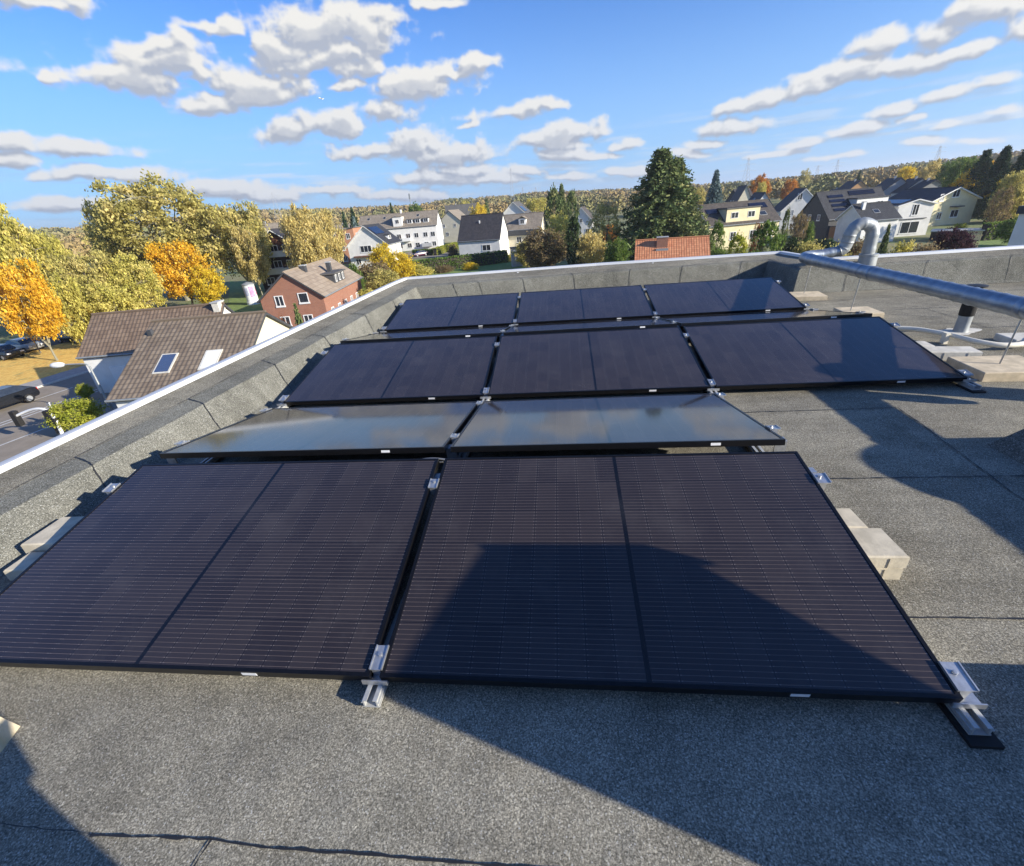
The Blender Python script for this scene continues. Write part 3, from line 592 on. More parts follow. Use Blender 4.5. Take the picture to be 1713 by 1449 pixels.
m = MB(); m.tube(smooth_path([(3.55, 4.02, .055), (3.82, 3.92, .075), (4.05, 3.80, .085), (4.22, 3.60, .075), (4.32, 3.40, .06), (4.47, 3.30, .045), (4.66, 3.32, .05), (4.85, 3.42, .07), (5.2, 3.6, .06), (5.7, 3.7, .05)], 8), .0235, 14)
hose = thing('cream_hose', 'thick cream plastic hose curving past the end of the panels', 'hose'); m.build('hose_tube', MAT['cream'], hose, smooth=True)
m = MB(); m.box(4.18, 4.215, 3.55, 3.60, .0, .10); m.build('hose_clip', MAT['cream'], hose)

# cable under the ridge
m = MB(); m.tube(smooth_path([(-.8, 1.20, .10), (-.55, 1.19, .19), (-.30, 1.185, .20), (-.1, 1.185, .235), (.02, 1.19, .22)], 8), .006, 8); m.tube(smooth_path([(-.7, 1.21, .11), (-.5, 1.2, .175), (-.25, 1.19, .19), (-.02, 1.19, .21)], 8), .005, 8)
tag(m.build('panel_cable', MAT['steelrod'], smooth=True), 'grey pair of cables hanging under the ridge of the sunlit front panel', 'cable')
m = MB(); m.tube(smooth_path([(1.30, 1.3, .03), (1.45, 1.24, .10), (1.58, 1.2, .085), (1.66, 1.25, .03), (1.72, 1.4, .02)], 8), .011, 8); m.tube(smooth_path([(1.2, 1.32, .015), (1.4, 1.28, .06), (1.52, 1.26, .05), (1.62, 1.4, .015)], 8), .009, 8)
tag(m.build('connector_cable', MAT['rubber'], smooth=True), 'black connector cables lying under the ridge corner of the shadowed front panel', 'cable')

# plant on the roof outside the picture whose shadows cross the panels
def roof_fan(x, y, r, zb, zt, bw, bh, label):
    o = thing('roof_fan', label, 'roof fan', (x, y, 0))
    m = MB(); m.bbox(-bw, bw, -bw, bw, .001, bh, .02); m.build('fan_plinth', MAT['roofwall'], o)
    m = MB(); m.lathe([(r*.62, bh), (r*.62, zb-.03), (r*.7, zb)], (0, 0, 0), 28); m.build('fan_neck', MAT['galvpaint'], o, smooth=True)
    m = MB(); m.lathe([(r*.7, zb), (r, zb+.03), (r*1.0, zt-.2), (r*.82, zt-.08), (r*.5, zt-.01), (r*.05, zt)], (0, 0, 0), 32); m.build('fan_housing', MAT['galvpaint'], o, smooth=True)
hood = thing('extract_hood', 'boxy galvanised extract hood on a felted plinth right of the camera', 'extract hood', (2.80, -.54, 0))
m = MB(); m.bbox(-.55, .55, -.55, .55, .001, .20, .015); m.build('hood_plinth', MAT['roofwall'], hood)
m = MB(); x0, x1, y0 = -.325, .325, -.325
SEC = [(.201, -.02), (.60, .08), (.90, .325), (.985, .325)]
for (z0, ya), (z1, yb) in zip(SEC[:-1], SEC[1:]):
    q0 = [(x0, y0, z0), (x1, y0, z0), (x1, ya, z0), (x0, ya, z0)]; q1 = [(x0, y0, z1), (x1, y0, z1), (x1, yb, z1), (x0, yb, z1)]
    for i in range(4): m.face([q0[i], q0[(i+1) % 4], q1[(i+1) % 4], q1[i]])
m.face([(x0+.2, y0, .985), (x1, y0, .985), (x1, .325, .985), (x0, .325, .985), (x0, y0+.2, .985)]); m.build('hood_body', MAT['galvpaint'], hood)
m = MB(); m.box(x0-.02, x1+.02, .3251, .345, .88, .99); m.build('hood_flange', MAT['galvpaint'], hood)
roof_fan(4.45, .78, .45, .35, .72, .62, .26, 'galvanised roof fan on the low felted plinth beside the duct')
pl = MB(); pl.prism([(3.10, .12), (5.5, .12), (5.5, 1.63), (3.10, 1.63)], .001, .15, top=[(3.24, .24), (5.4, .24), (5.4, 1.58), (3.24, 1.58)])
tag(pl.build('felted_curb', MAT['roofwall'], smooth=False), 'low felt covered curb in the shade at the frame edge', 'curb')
st = thing('soil_stack', 'tall grey vent stack with rounded cap standing beyond the frame edge by the duct', 'vent pipe', (4.85, 1.98, 0))
m = MB(); m.lathe([(.2, .002), (.13, .03), (.125, .80)], (0, 0, 0), 24); m.build('pipe', MAT['galvpaint'], st, smooth=True)
m = MB(); m.lathe([(.13, .78), (.135, .86), (.09, .91), (.02, .925)], (0, 0, 0), 24); m.build('cap', MAT['galvpaint'], st, smooth=True)

# ------------------------------------------------------------------ terrain, forest, streets
SKYL = [(-70, 1.3), (-48.7, 1.26), (-45.7, 1.05), (-40, 1.3), (-32, 1.55), (-26.9, 1.3), (-15.7, .85), (-13, 1.17), (-7, 1.05), (-2.2, 1.16), (6.3, .75), (17.1, .45), (24.5, .42), (27.7, .5), (33.5, .7), (38.9, .8), (60, .8)]
def sky_el(a): return R_(np.interp(a, [q[0] for q in SKYL], [q[1] for q in SKYL]))
RIDGE, TREEH = 900.0, 11.0
def ground_z(x, y):
    dx, dy = x-CAM[0], y-CAM[1]; r = math.hypot(dx, dy); a = math.degrees(math.atan2(dx, dy))
    top = CAM[2]+math.tan(sky_el(max(-70, min(60, a))))*RIDGE-TREEH if -100 < a < 100 else 6.0
    t = max(0.0, min(1.0, (r-230)/(RIDGE-230))); t = t*t*(3-2*t)
    z = GZ+(top-GZ)*t
    if r > RIDGE: z -= (r-RIDGE)*.02
    return z
def grassmat(name):
    m, t, b = newmat(name); co = t.new('ShaderNodeNewGeometry').outputs['Position']
    n1 = t.noise(co, .06, 5, .6); n2 = t.noise(co, .9, 5, .7); n3 = t.noise(co, 9, 3, .7)
    c = t.mix(t.ramp(n1, .4, .62), (.16, .20, .060), (.24, .21, .10)); c = t.mix(t.ramp(n2, .45, .72), c, (.28, .22, .085)); c = t.mix(t.math('MULTIPLY', n3, .5), c, (.09, .115, .04))
    t.put(b.inputs['Base Color'], c); b.inputs['Roughness'].default_value = .95; t.put(b.inputs['Normal'], t.bump(n3, .6, .05)); return m
MAT['ground'] = grassmat('grass_ground')
def leaflitter(name):
    m, t, b = newmat(name); co = t.new('ShaderNodeNewGeometry').outputs['Position']
    vo = t.new('ShaderNodeTexVoronoi'); vo.inputs['Scale'].default_value = 5.0; t.put(vo.inputs['Vector'], co)
    c = t.mix(t.sep(vo.outputs['Color'])[0], (.60, .33, .06), (.76, .52, .13)); c = t.mix(t.ramp(t.noise(co, .8, 5, .7), .5, .72), c, (.34, .27, .08))
    t.put(b.inputs['Base Color'], c); b.inputs['Roughness'].default_value = .95; return m
MAT['litter'] = leaflitter('fallen_leaves')
MAT['lawn'] = M('lawn', (.19, .27, .06), .95, ns=1.5, amt=.35, bump=(8, .5, .03)); MAT['darklawn'] = M('shady_lawn', (.03, .055, .016), .95, ns=1.5, amt=.35)
v, f = [], []; radii = [0, 30, 60, 90, 120, 160, 200, 240, 300, 380, 470, 560, 650, 740, 820, 900, 1000, 1300, 2000, 4500]; NA = 144
for r in radii:
    for k in range(NA):
        a = 2*math.pi*k/NA; x, y = CAM[0]+r*math.sin(a), CAM[1]+r*math.cos(a); v.append((x, y, ground_z(x, y)))
for i in range(len(radii)-1):
    for k in range(NA):
        q = (k+1) % NA; f.append((i*NA+k, i*NA+q, (i+1)*NA+q, (i+1)*NA+k))
me = bpy.data.meshes.new('ground'); me.from_pydata(v, [], f); me.materials.append(MAT['ground']); tag(link('ground', me), kind='structure')
def sheet(name, pts, mat, dz, label=None, kind='structure'):
    m = MB(); m.face([(p[0], p[1], GZ+dz) for p in pts]); o = m.build(name, MAT[mat]); return tag(o, label, kind=kind)
def G(px, py): return gp(px, py, GZ)
rd = Vector((-.50, -.866, 0))                        # along the street (towards the viewer's left)
pA, pB = G(0, 690), G(150, 640); rdir = (Vector(pB)-Vector(pA)); rdir.z = 0; rdir.normalize(); rnorm = Vector((rdir.y, -rdir.x, 0))
rc = Vector(G(60, 690)); rc.z = 0
def road_pt(u, w): q = rc+rdir*u+rnorm*w; return (q.x, q.y)
sheet('asphalt_road', [road_pt(-60, -7.2), road_pt(55, -7.2), road_pt(55, 12.5), road_pt(-60, 12.5)], 'asphalt2', .004)
sheet('pavement', [road_pt(-60, -10.0), road_pt(55, -10.0), road_pt(55, -7.2), road_pt(-60, -7.2)], 'pave', .12)
sheet('fallen_leaves', [road_pt(-60, -26.0), road_pt(30, -26.0), road_pt(30, -10.0), road_pt(-60, -10.0)], 'litter', .06, kind='stuff')
sheet('parking_lane', [road_pt(-60, -34), road_pt(40, -34), road_pt(40, -26.0), road_pt(-60, -26.0)], 'asphalt', .05)
for w0, w1 in ((-7.35, -7.2), (12.5, 12.65)):
    m = MB(); a, b, c, d = road_pt(-60, w0), road_pt(55, w0), road_pt(55, w1), road_pt(-60, w1); m.prism([a, b, c, d], GZ, GZ+.14); tag(m.build('kerb', MAT['palestone']), kind='structure')
for w, u0, u1, dash in ((-.4, -50, 50, 0), (.2, -50, 50, 0), (-3.6, -45, 45, 3.0), (4.6, -50, 8, 0)):
    m = MB(); u = u0
    while u < u1:
        e = min(u1, u+(dash or 400)); a, b, c, d = road_pt(u, w-.08), road_pt(e, w-.08), road_pt(e, w+.08), road_pt(u, w+.08)
        m.face([(*a, GZ+.009), (*b, GZ+.009), (*c, GZ+.009), (*d, GZ+.009)]); u = e+dash*1.6
        if not dash: break
    tag(m.build('road_markings', MAT['linepaint']), kind='structure')

# ------------------------------------------------------------------ houses
class House:
    def __init__(s, name, label, cat, o, ang, L, w, he, hr, wall, roof, group=None, oh=.35, wb=None, base=GZ, gable_mat=None):
        # local x along the ridge, y across (negative y = right hand side seen along the ridge), z up
        s.L, s.w, s.he, s.hr, s.oh = L, w, he-base, hr-base, oh; s.roofm = roof
        s.t = thing(name, label, cat, (o[0], o[1], base), (0, 0, R_(ang)), group)
        m = MB(); w_, L_, e, r = w, L, s.he, s.hr
        m.face([(0, w_, 0), (0, -w_, 0), (0, -w_, e), (0, 0, r-.02), (0, w_, e)], m=1); m.face([(L_, -w_, 0), (L_, w_, 0), (L_, w_, e), (L_, 0, r-.02), (L_, -w_, e)], m=1)
        m.face([(0, -w_, 0), (L_, -w_, 0), (L_, -w_, e), (0, -w_, e)]); m.face([(L_, w_, 0), (0, w_, 0), (0, w_, e), (L_, w_, e)])
        m.build('wall', [MAT[wall], MAT[gable_mat or wall]], s.t)
        m = MB(); sl = (r-e)/w_; th = .20; ze = e-sl*oh; xl, xr = -oh, L_+oh; sll = math.hypot(w_+oh, r-ze)
        for sg in (-1, 1):
            A, B, C_, D_ = (xl, sg*(w_+oh), ze+th), (xr, sg*(w_+oh), ze+th), (xr, 0, r+th), (xl, 0, r+th)
            uv = [(0, 0), (xr-xl, 0), (xr-xl, sll), (0, sll)]
            if sg > 0: m.face([B, A, D_, C_], [uv[1], uv[0], uv[3], uv[2]])
            else: m.face([A, B, C_, D_], uv)
            dn = lambda p: (p[0], p[1], p[2]-th+.01)
            m.face([dn(p) for p in (D_, C_, B, A)], m=1)
            m.face([A, dn(A), dn(B), B], m=1)
            m.face([A, D_, dn(D_), dn(A)], m=1); m.face([B, dn(B), dn(C_), C_], m=1)
        # ridge tiles
        m.tube([(xl, 0, r+th), (xr, 0, r+th)], .11, 6, m=2)
        s.roof = m.build('roof', [MAT[roof], MAT['frame'] if oh > .3 else MAT['slate_wall'], MAT[roof]], s.t)
        s.sl, s.th = sl, th
        for sg in (-1, 1):
            g = MB(); g.tube([(xl, sg*(w_+oh+.07), ze+.14), (xr, sg*(w_+oh+.07), ze+.14)], .07, 6); g.build('gutter', MAT['galvpaint'], s.t)
    def win(s, face, a, z, w=1.0, h=1.2, name='window', mullion=1, pane='glass'):
        f = MB(); p = MB()
        def put(mb, x0, x1, z0, z1, d0, d1, m=0):
            if face == 'g0': mb.box(-d1, -d0, a+x0, a+x1, z+z0, z+z1, m)
            elif face == 'g1': mb.box(s.L+d0, s.L+d1, a+x0, a+x1, z+z0, z+z1, m)
            elif face == 's-': mb.box(a+x0, a+x1, -s.w-d1, -s.w-d0, z+z0, z+z1, m)
            else: mb.box(a+x0, a+x1, s.w+d0, s.w+d1, z+z0, z+z1, m)
        b = .09
        put(f, -w/2-.05, w/2+.05, -h/2-.10, -h/2+b, .004, .09); put(f, -w/2, w/2, h/2-b, h/2, .004, .06)
        put(f, -w/2, -w/2+b, -h/2+b, h/2-b, .004, .06); put(f, w/2-b, w/2, -h/2+b, h/2-b, .004, .06)
        for k in range(mullion):
            c = -w/2+w*(k+1)/(mullion+1); put(f, c-.04, c+.04, -h/2+b, h/2-b, .004, .05)
        fo = f.build(name, MAT['frame'], s.t); put(p, -w/2+b, w/2-b, -h/2+b, h/2-b, .004, .02); p.build('pane', MAT[pane], fo)
    def onroof(s, sg, u, k, wid, hgt, name='skylight', mat='glass', lift=.06, border='alumatt', wide=.07):
        # a plate lying on the slope: u along ridge, k 0 (eave) .. 1 (ridge)
        sl = math.atan(s.sl); c, si = math.cos(sl), math.sin(sl); y0 = s.w*(1-k); z0 = s.he+s.sl*(s.w-y0)+s.th
        def P(a, b, d): return (u+a, sg*(y0-b*c+d*si), z0+b*si+d*c)
        def slab(mb, a0, a1, b0, b1, d0, d1):
            q = [P(a0, b0, d1), P(a1, b0, d1), P(a1, b1, d1), P(a0, b1, d1)]; r = [P(a0, b0, d0), P(a1, b0, d0), P(a1, b1, d0), P(a0, b1, d0)]
            if sg > 0: q.reverse(); r.reverse()
            mb.face(q)
            for i in range(4):
                j = (i+1) % 4; mb.face([r[i], r[j], q[j], q[i]])
        f = MB(); slab(f, -wid/2-wide, wid/2+wide, -hgt/2-wide, hgt/2+wide, -.02, lift*.8); o = f.build(name, MAT[border], s.t)
        p = MB(); slab(p, -wid/2, wid/2, -hgt/2, hgt/2, lift*.8+.003, lift); p.build('pane', MAT[mat], o)
    def solar(s, sg, u, k, wid, hgt): s.onroof(sg, u, k, wid, hgt, 'solar_array', 'pv', .10, 'black', .03)
    def chimney(s, u, y, w=.6, d=.5, top=1.0, mat='brick', cap=True):
        z = s.hr-s.sl*abs(y)-.3; t = s.hr+top; m = MB(); m.box(u-w/2, u+w/2, y-d/2, y+d/2, z, t)
        o = m.build('chimney', MAT[mat], s.roof)
        if cap: c = MB(); c.box(u-w/2-.06, u+w/2+.06, y-d/2-.06, y+d/2+.06, t+.002, t+.09); c.build('chimney_cap', MAT['grey_wall'], o)
    def dormer(s, sg, u, wid, z0, z1, depth_k, wall, roof, win=(1.0, 1.0), flat=True, nwin=1, pv=False):
        # box dormer whose front stands over the wall line at roof parameter depth_k
        yf = s.w*(1-depth_k); zb = s.he+s.sl*(s.w-yf); yb = max(.05, s.w-(z1-s.he)/s.sl)
        m = MB(); m.box(u-wid/2, u+wid/2, *sorted((sg*yf, sg*(yb-.3) if yb > .3 else 0)), zb-.1, z1); o = m.build('dormer', MAT[wall], s.t)
        r = MB(); rise = .0 if flat else wid*.32; ys = (sg*(yf+.25), sg*max(.0, yb-.6))
        if flat:
            yy = sorted(ys); r.box(u-wid/2-.2, u+wid/2+.2, yy[0], yy[1], z1+.003, z1+.16)
        else:
            for q in (-1, 1): 
                P_ = [(u+q*(wid/2+.2), ys[0], z1-.05), (u, ys[0], z1+rise), (u, ys[1], z1+rise), (u+q*(wid/2+.2), ys[1], z1-.05)]
                r.face(P_ if q*sg < 0 else P_[::-1], [(0, 0), (0, 1.2), (2, 1.2), (2, 0)]); r.face([(p[0], p[1], p[2]-.12) for p in (P_[::-1] if q*sg < 0 else P_)], [(0, 0)]*4)
            r.face([(u-wid/2, sg*(yf+.01), z1), (u+wid/2, sg*(yf+.01), z1), (u, sg*(yf+.01), z1+rise-.08)])
        r.build('dormer_roof', MAT[roof], o)
        if pv:
            p = MB(); yy = sorted((sg*(yf-.1), sg*max(.1, yb-.3))); p.box(u-wid/2+.1, u+wid/2-.1, yy[0], yy[1], z1+.17, z1+.22); p.build('solar_array', MAT['pv'], o)
        for k in range(nwin):
            c = u+wid*((k+.5)/nwin-.5); zc = (zb+z1)/2+.1; f = MB(); yy = sorted((sg*(yf+.004), sg*(yf+.06))); f.box(c-win[0]/2, c+win[0]/2, yy[0], yy[1], zc-win[1]/2, zc+win[1]/2); fo = f.build('window', MAT['frame'], o)
            for q in (-1, 1):
                p = MB(); yy = sorted((sg*(yf+.062), sg*(yf+.066))); x0, x1 = sorted((c+q*.04, c+q*(win[0]/2-.08))); p.box(x0, x1, yy[0], yy[1], zc-win[1]/2+.09, zc+win[1]/2-.08); p.build('pane', MAT['glass'], fo)
    def panelbox(s, face, a0, a1, z0, z1, mat, d=.05, name='cladding'):
        m = MB()
        if face == 'g0': m.box(-d, -.003, a0, a1, z0, z1)
        elif face == 'g1': m.box(s.L+.003, s.L+d, a0, a1, z0, z1)
        elif face == 's-': m.box(a0, a1, -s.w-d, -s.w-.003, z0, z1)
        else: m.box(a0, a1, s.w+.003, s.w+d, z0, z1)
        return m.build(name, MAT[mat], s.t)
def ridge2(a, b, z):
    A, B = gp(*a, z), gp(*b, z); v = B-A; return A, math.degrees(math.atan2(v[1], v[0])), math.hypot(v[0], v[1])

A, an, L = ridge2((262, 542), (440, 527), -3.87)
h = House('tiled_house', 'brown tiled roof with two skylights just below the left parapet', 'house', A, an, L, 5.85, -7.0, -3.87, 'white', 't_hazel', oh=.25, gable_mat='cream_wall')
h.onroof(-1, 2.3, .36, .85, 1.5, 'skylight', 'skyglass', border='palestone', wide=.10); h.onroof(-1, 5.1, .36, .85, 1.5, 'skylight', 'frame', border='palestone', wide=.10)
h.chimney(.25, -1.2, .28, .28, -.15, 'slate_wall', False); h.win('s-', 2, 1.3); h.win('s-', 5, 1.3)
A, an, L = ridge2((160, 530), (372, 512), -4.0)
h = House('garage_house', 'white walled house with plain brown roof and garage door beside the street', 'house', A, an, L, 2.95, -6.45, -4.0, 'white', 't_brown', oh=.2)
h.panelbox('s-', 1.7, 4.2, .1, 2.1, 'frame', .06, 'garage_door'); h.chimney(L-.2, -.2, .5, .9, .35, 'palestone')
A, an, L = ridge2((476, 458), (553, 434), -3.4)
h = House('red_brick_house', 'red brick gable house with tan ribbed roof and two chimneys beyond the left parapet', 'house', A, an, L, 3.6, -6.1, -3.4, 'brick', 't_tan', oh=.3)
h.win('g0', -1.35, 3.35, 1.15, 1.15, mullion=0); h.win('g0', 1.45, 3.2, 1.0, 1.2); h.win('g0', -1.3, .9, 1.1, 1.1); h.win('g0', 1.4, .9, 1.1, 1.1)
for k in range(5): h.win('s-', 2+k*2.6, 1.2, .9, 1.1)
h.chimney(4.2, -.5, .7, .6, .35, 'slate_wall'); h.chimney(8.6, -2.0, .6, .5, .15, 'slate_wall'); h.dormer(-1, 8.3, 4.2, 0, 5.0, .12, 'slate_wall', 't_grey', (.55, .85), nwin=3)
A, an, L = ridge2((1066, 405), (1183, 398), -4.0)
h = House('orange_tiled_house', 'small house with bright orange pantile roof and brick chimney right behind the back parapet', 'house', A, an, L, 3.6, -6.6, -4.0, 'grey_wall', 't_orange', oh=.25)
h.chimney(3.1, -.9, 1.35, .8, .45, 'brick'); m = MB(); m.box(2.35, 3.85, -1.75, -1.32, h.hr-h.sl*1.7-.05, h.hr-h.sl*1.7+.42); m.build('chimney_flashing', MAT['alu'], h.roof)
A = at(773, 363, 118)
h = House('dark_roofed_house', 'white house with steep dark tiled roof and white vent pipe behind the clipped green hedge', 'house', A, -8, 9.8, 4.6, -4.95, A[2], 'white', 't_dark', oh=.2)
h.win('s-', 6.6, 2.9, 2.0, 1.3); h.chimney(4.6, -1.6, .22, .22, -1.0, 'frame', False); h.win('g1', 1.2, 3.2, .5, 1.0, mullion=0); h.win('g1', -1.0, 3.2, .5, 1.0, mullion=0); h.win('g1', 0, 5.6, .5, 1.0, mullion=0)
A = at(838, 362, 124)
h = House('brown_roofed_house', 'cream house with taupe roof and one pointed dormer beside the steep dark roof', 'house', A, -8, 10.4, 4.4, -3.7, A[2], 'cream_wall', 't_taupe', oh=.3)
h.dormer(-1, 6.0, 1.7, 0, h.he+2.3, .25, 'frame', 't_taupe', (1.0, 1.0), flat=False); h.panelbox('s-', .8, 10.1, h.he-1.3, h.he-.1, 'slate_wall', .5); h.win('s-', 5.2, 3.6, 1.2, 1.3)
A = at(604, 363, 180); an = 4
h = House('apartment_row', 'long white apartment row with small dormers and balconies beyond the white gable house', 'apartment house', A, an, 26.5, 6.0, -2.2, A[2], 'white', 't_taupe', oh=.3)
for u in (17.6, 20.3, 23.1): h.dormer(-1, u, 1.8, 0, h.he+2.2, .18, 'frame', 't_grey', (1.4, 1.1))
h.dormer(-1, 13.6, 3.0, 0, h.he+3.3, .05, 'white', 't_taupe', (1.2, 1.2))
for u in (13.5, 16.6, 19.4, 22.5, 25):
    for z in (1.6, 4.6): h.win('s-', u, z, 1.5, 1.5)
m = MB(); m.box(14.6, 17.4, -7.2, -6.05, 3.0, 4.0); m.build('balcony', MAT['frame'], h.t); m = MB(); m.box(21, 24.4, -7.3, -6.05, .9, 2.0); m.build('balcony', MAT['grey_wall'], h.t)
for u in (3, 8.5, 12, 20): h.onroof(-1, u, .72, .8, 1.0)
h.chimney(14, 0, .5, .5, 1.2, 'frame')
A = at(608, 379, 122)
h = House('white_gable_house', 'white gable house with dark blue solar roof and dormer facing the yellow bushes', 'house', A, 91, 10.5, 4.9, -4.3, A[2], 'white', 't_black', oh=.45)
h.solar(-1, 3.6, .68, 6.2, 2.4); h.dormer(-1, 5.0, 2.0, 0, h.he+1.7, .15, 'frame', 't_black', (1.2, .8)); h.win('g0', .5, 4.4, 2.8, 1.5, mullion=2); h.win('g0', 2.9, 1.6, 1.3, 1.4); h.win('g0', -1.5, 1.6, 2.4, 1.5)
h.panelbox('g0', -3.9, 3.6, 2.65, 2.95, 'redtimber', .9, 'balcony'); h.win('s-', 2.5, 3.3, .9, 1.2); h.win('s-', 6, 3.3, .9, 1.2)
A = at(453, 386, 98)
h = House('timber_apartment_house', 'dark brown timber clad apartment house with white balcony bands behind the pale trees', 'apartment house', A, 96, 12, 4.3, -2.2, A[2], 'timber', 't_dark', oh=.55, gable_mat='timber')
for z0 in (5.9, 3.0, .3): h.panelbox('g0', -3.7, 2.6, z0, z0+1.0, 'white', .85, 'balcony'); 
for z0 in (6.9, 4.3, 1.5):
    for a in (-2.0, .4, 2.6): h.win('g0', a, z0+.35, 1.5, 1.25)
h.panelbox('g0', -2.3, 2.3, 7.9, 9.2, 'redtimber', .06)
for u in (2, 5, 8):
    for z0 in (1.6, 4.4): h.win('s-', u, z0, 1.5, 1.4)
A = at(569, 386, 142)
h = House('orange_brick_flats', 'orange brick flats with white windows between the pale tree and the white gable house', 'apartment house', A, 98, 12, 3.4, -.6, A[2], 'brick2', 't_taupe', oh=.3, gable_mat='brick2')
for z0 in (1.4, 4.2, 7.0):
    for a in (-1.8, 0.2, 2.1): h.win('g0', a, z0, 1.1, 1.4)
    h.win('s-', 2.5, z0); h.win('s-', 6, z0)
A = at(750, 353, 195)
h = House('cream_gable_house', 'cream gable house between the apartment row and the steep dark roof', 'house', A, 82, 12, 5.5, -3.0, A[2], 'cream_wall', 't_taupe', oh=.3)
h.win('g0', -2, 6, .9, 1.2); h.win('g0', 1.5, 3, 1.2, 1.3); h.win('g0', 2.5, 6, .9, 1.2)
A = at(858, 339, 165)
h = House('solar_roof_house', 'white gable house with solar panels rising behind the taupe dormer roof', 'house', A, 84, 12, 6.4, -3.2, A[2], 'white', 't_grey', oh=.5)
h.solar(-1, 4, .6, 5, 2.2); h.win('g0', -3, 7.0, 1.0, .7); h.win('g0', .3, 7.0, .8, .7); h.dormer(-1, 8, 3, 0, h.he+2.2, .1, 'white', 't_grey', (1.5, .9))
A = at(972, 348, 150)
h = House('half_hidden_house', 'white gable house peeping out between the dark ivy column and the olive tree', 'house', A, 80, 9, 3.3, -4.2, A[2], 'white', 't_umber', oh=.35)
h.win('g0', 0, 5.5, .9, 1.2); h.win('g0', -1.8, 2.6, 1.0, 1.3); h.win('g0', 1.5, 2.6, 1.0, 1.3)
# right hand quarter
A, an, L = ridge2((1187, 379), (1304, 368), -5.0); A2 = A+np.array([-math.sin(R_(an)), math.cos(R_(an)), 0])*5.0
h = House('yellow_dormer_house', 'yellow house with wide solar topped dormer right of the big spruce', 'house', A2, an, L, 5.0, -5.0, -1.45, 'yellow_wall', 't_umber', oh=.35)
h.dormer(-1, 7.0, 7.0, 0, h.he+2.75, .06, 'yellow_wall', 't_grey', (1.5, 1.1), nwin=2, pv=True); h.solar(-1, 2.1, .62, 2.6, 1.3); h.solar(-1, 12.2, .74, 3.6, 1.5); h.onroof(-1, 12.2, .35, 1.4, 1.1)
for u in (5.2, 9.4): h.win('s-', u, 2.4, 1.3, 1.5)
h.win('s-', 13.2, 2.4, 1.0, 1.4)
A = at(1348, 316.5, 150)
h = House('tall_white_gable', 'tall white gable house with black roof directly behind the yellow dormer house', 'house', A, 82, 9, 4.8, -5.0, A[2], 'white', 't_black', oh=.35)
h.win('g0', 1.0, 7.6, 1.1, 1.6); h.win('g0', 2.6, 3.9, 1.6, 1.4, pane='grey_wall')
A = at(1280, 323, 165)
h = House('small_white_gable', 'small white gable with black roof behind the yellow dormer house, nearest the orange tree', 'house', A, 88, 9, 2.9, -4.6, A[2], 'white', 't_black', oh=.3); h.win('g0', 0, 6.4, .9, 1.0); h.onroof(1, 4.5, .5, .8, 1.2)
A = at(1249, 311, 205)
h = House('far_white_house', 'far white house with dark roof right beside the blue spruce', 'house', A, 88, 9, 3.0, -4.4, A[2], 'cream_wall', 't_black', oh=.3); h.win('s+', 3, 6, 1.2, 1.2); h.win('s+', 6, 6, 1.2, 1.2)
A = at(1367, 324, 120)
h = House('slate_solar_house', 'dark slate clad house with striped solar roof and pale dormer', 'house', A, 12, 13.5, 4.8, -5.6, A[2], 'slate_wall', 't_black', oh=.25)
for k in range(4): h.solar(-1, 3.2, .28+k*.17, 3.2, .62)
h.dormer(-1, 9.0, 6.6, 0, h.he+3.2, .16, 'white', 't_black', (1.3, 1.0), nwin=2)
for k in range(3): h.solar(-1, 9, .80+k*.06, 5.5, .25)
h.panelbox('s-', .5, 13.2, .2, h.he-1.4, 'orange_wall', .04)
for a, z in ((2.4, 4.2), (.8, 4.2), (-1.8, 4.2), (2.2, 1.6)): h.win('g0', a, z, .8, 1.1)
A = at(1428, 344, 112)
h = House('flat_pitched_house', 'low white house with black roof, white chimney and skylight left of the white gable extension', 'house', A, 6, 6.2, 3.6, -5.6, A[2], 'white', 't_black', oh=.35); h.chimney(1.0, -1.2, .5, .5, .5, 'frame'); h.onroof(-1, 3.0, .45, .9, .9)
A = at(1536.5, 334.5, 122)
h = House('white_gable_extension', 'bright white gable house with wide glass door before the pale yellow house', 'house', A, 91, 7.5, 3.1, -4.1, A[2], 'white', 't_black', oh=.35)
h.solar(1, 4.2, .5, 7.0, 2.0); h.win('g0', .0, 4.6, 1.1, 1.9, mullion=1); h.win('g0', .25, 1.55, 3.2, 2.1, mullion=1); h.panelbox('g0', -2.3, 2.4, 3.0, 3.12, 'slate_wall', .18, 'canopy')
A = at(1603, 314.5, 146)
h = House('pale_yellow_house', 'large pale yellow gable house with white windows below the big yellow maple', 'house', A, 103, 12, 5.7, -4.6, A[2], 'yellow_wall', 't_black', oh=.55)
h.win('g0', .0, 6.2, 1.7, 1.5); h.win('g0', 3.2, 5.6, 1.0, 1.4, pane='grey_wall'); h.win('g0', 2.6, 2.0, 1.2, 1.4); h.win('g0', -1.0, 2.2, 1.9, 1.5); h.panelbox('g0', -1.9, .6, 3.5, 3.7, 'slate_wall', 1.1, 'porch_roof')
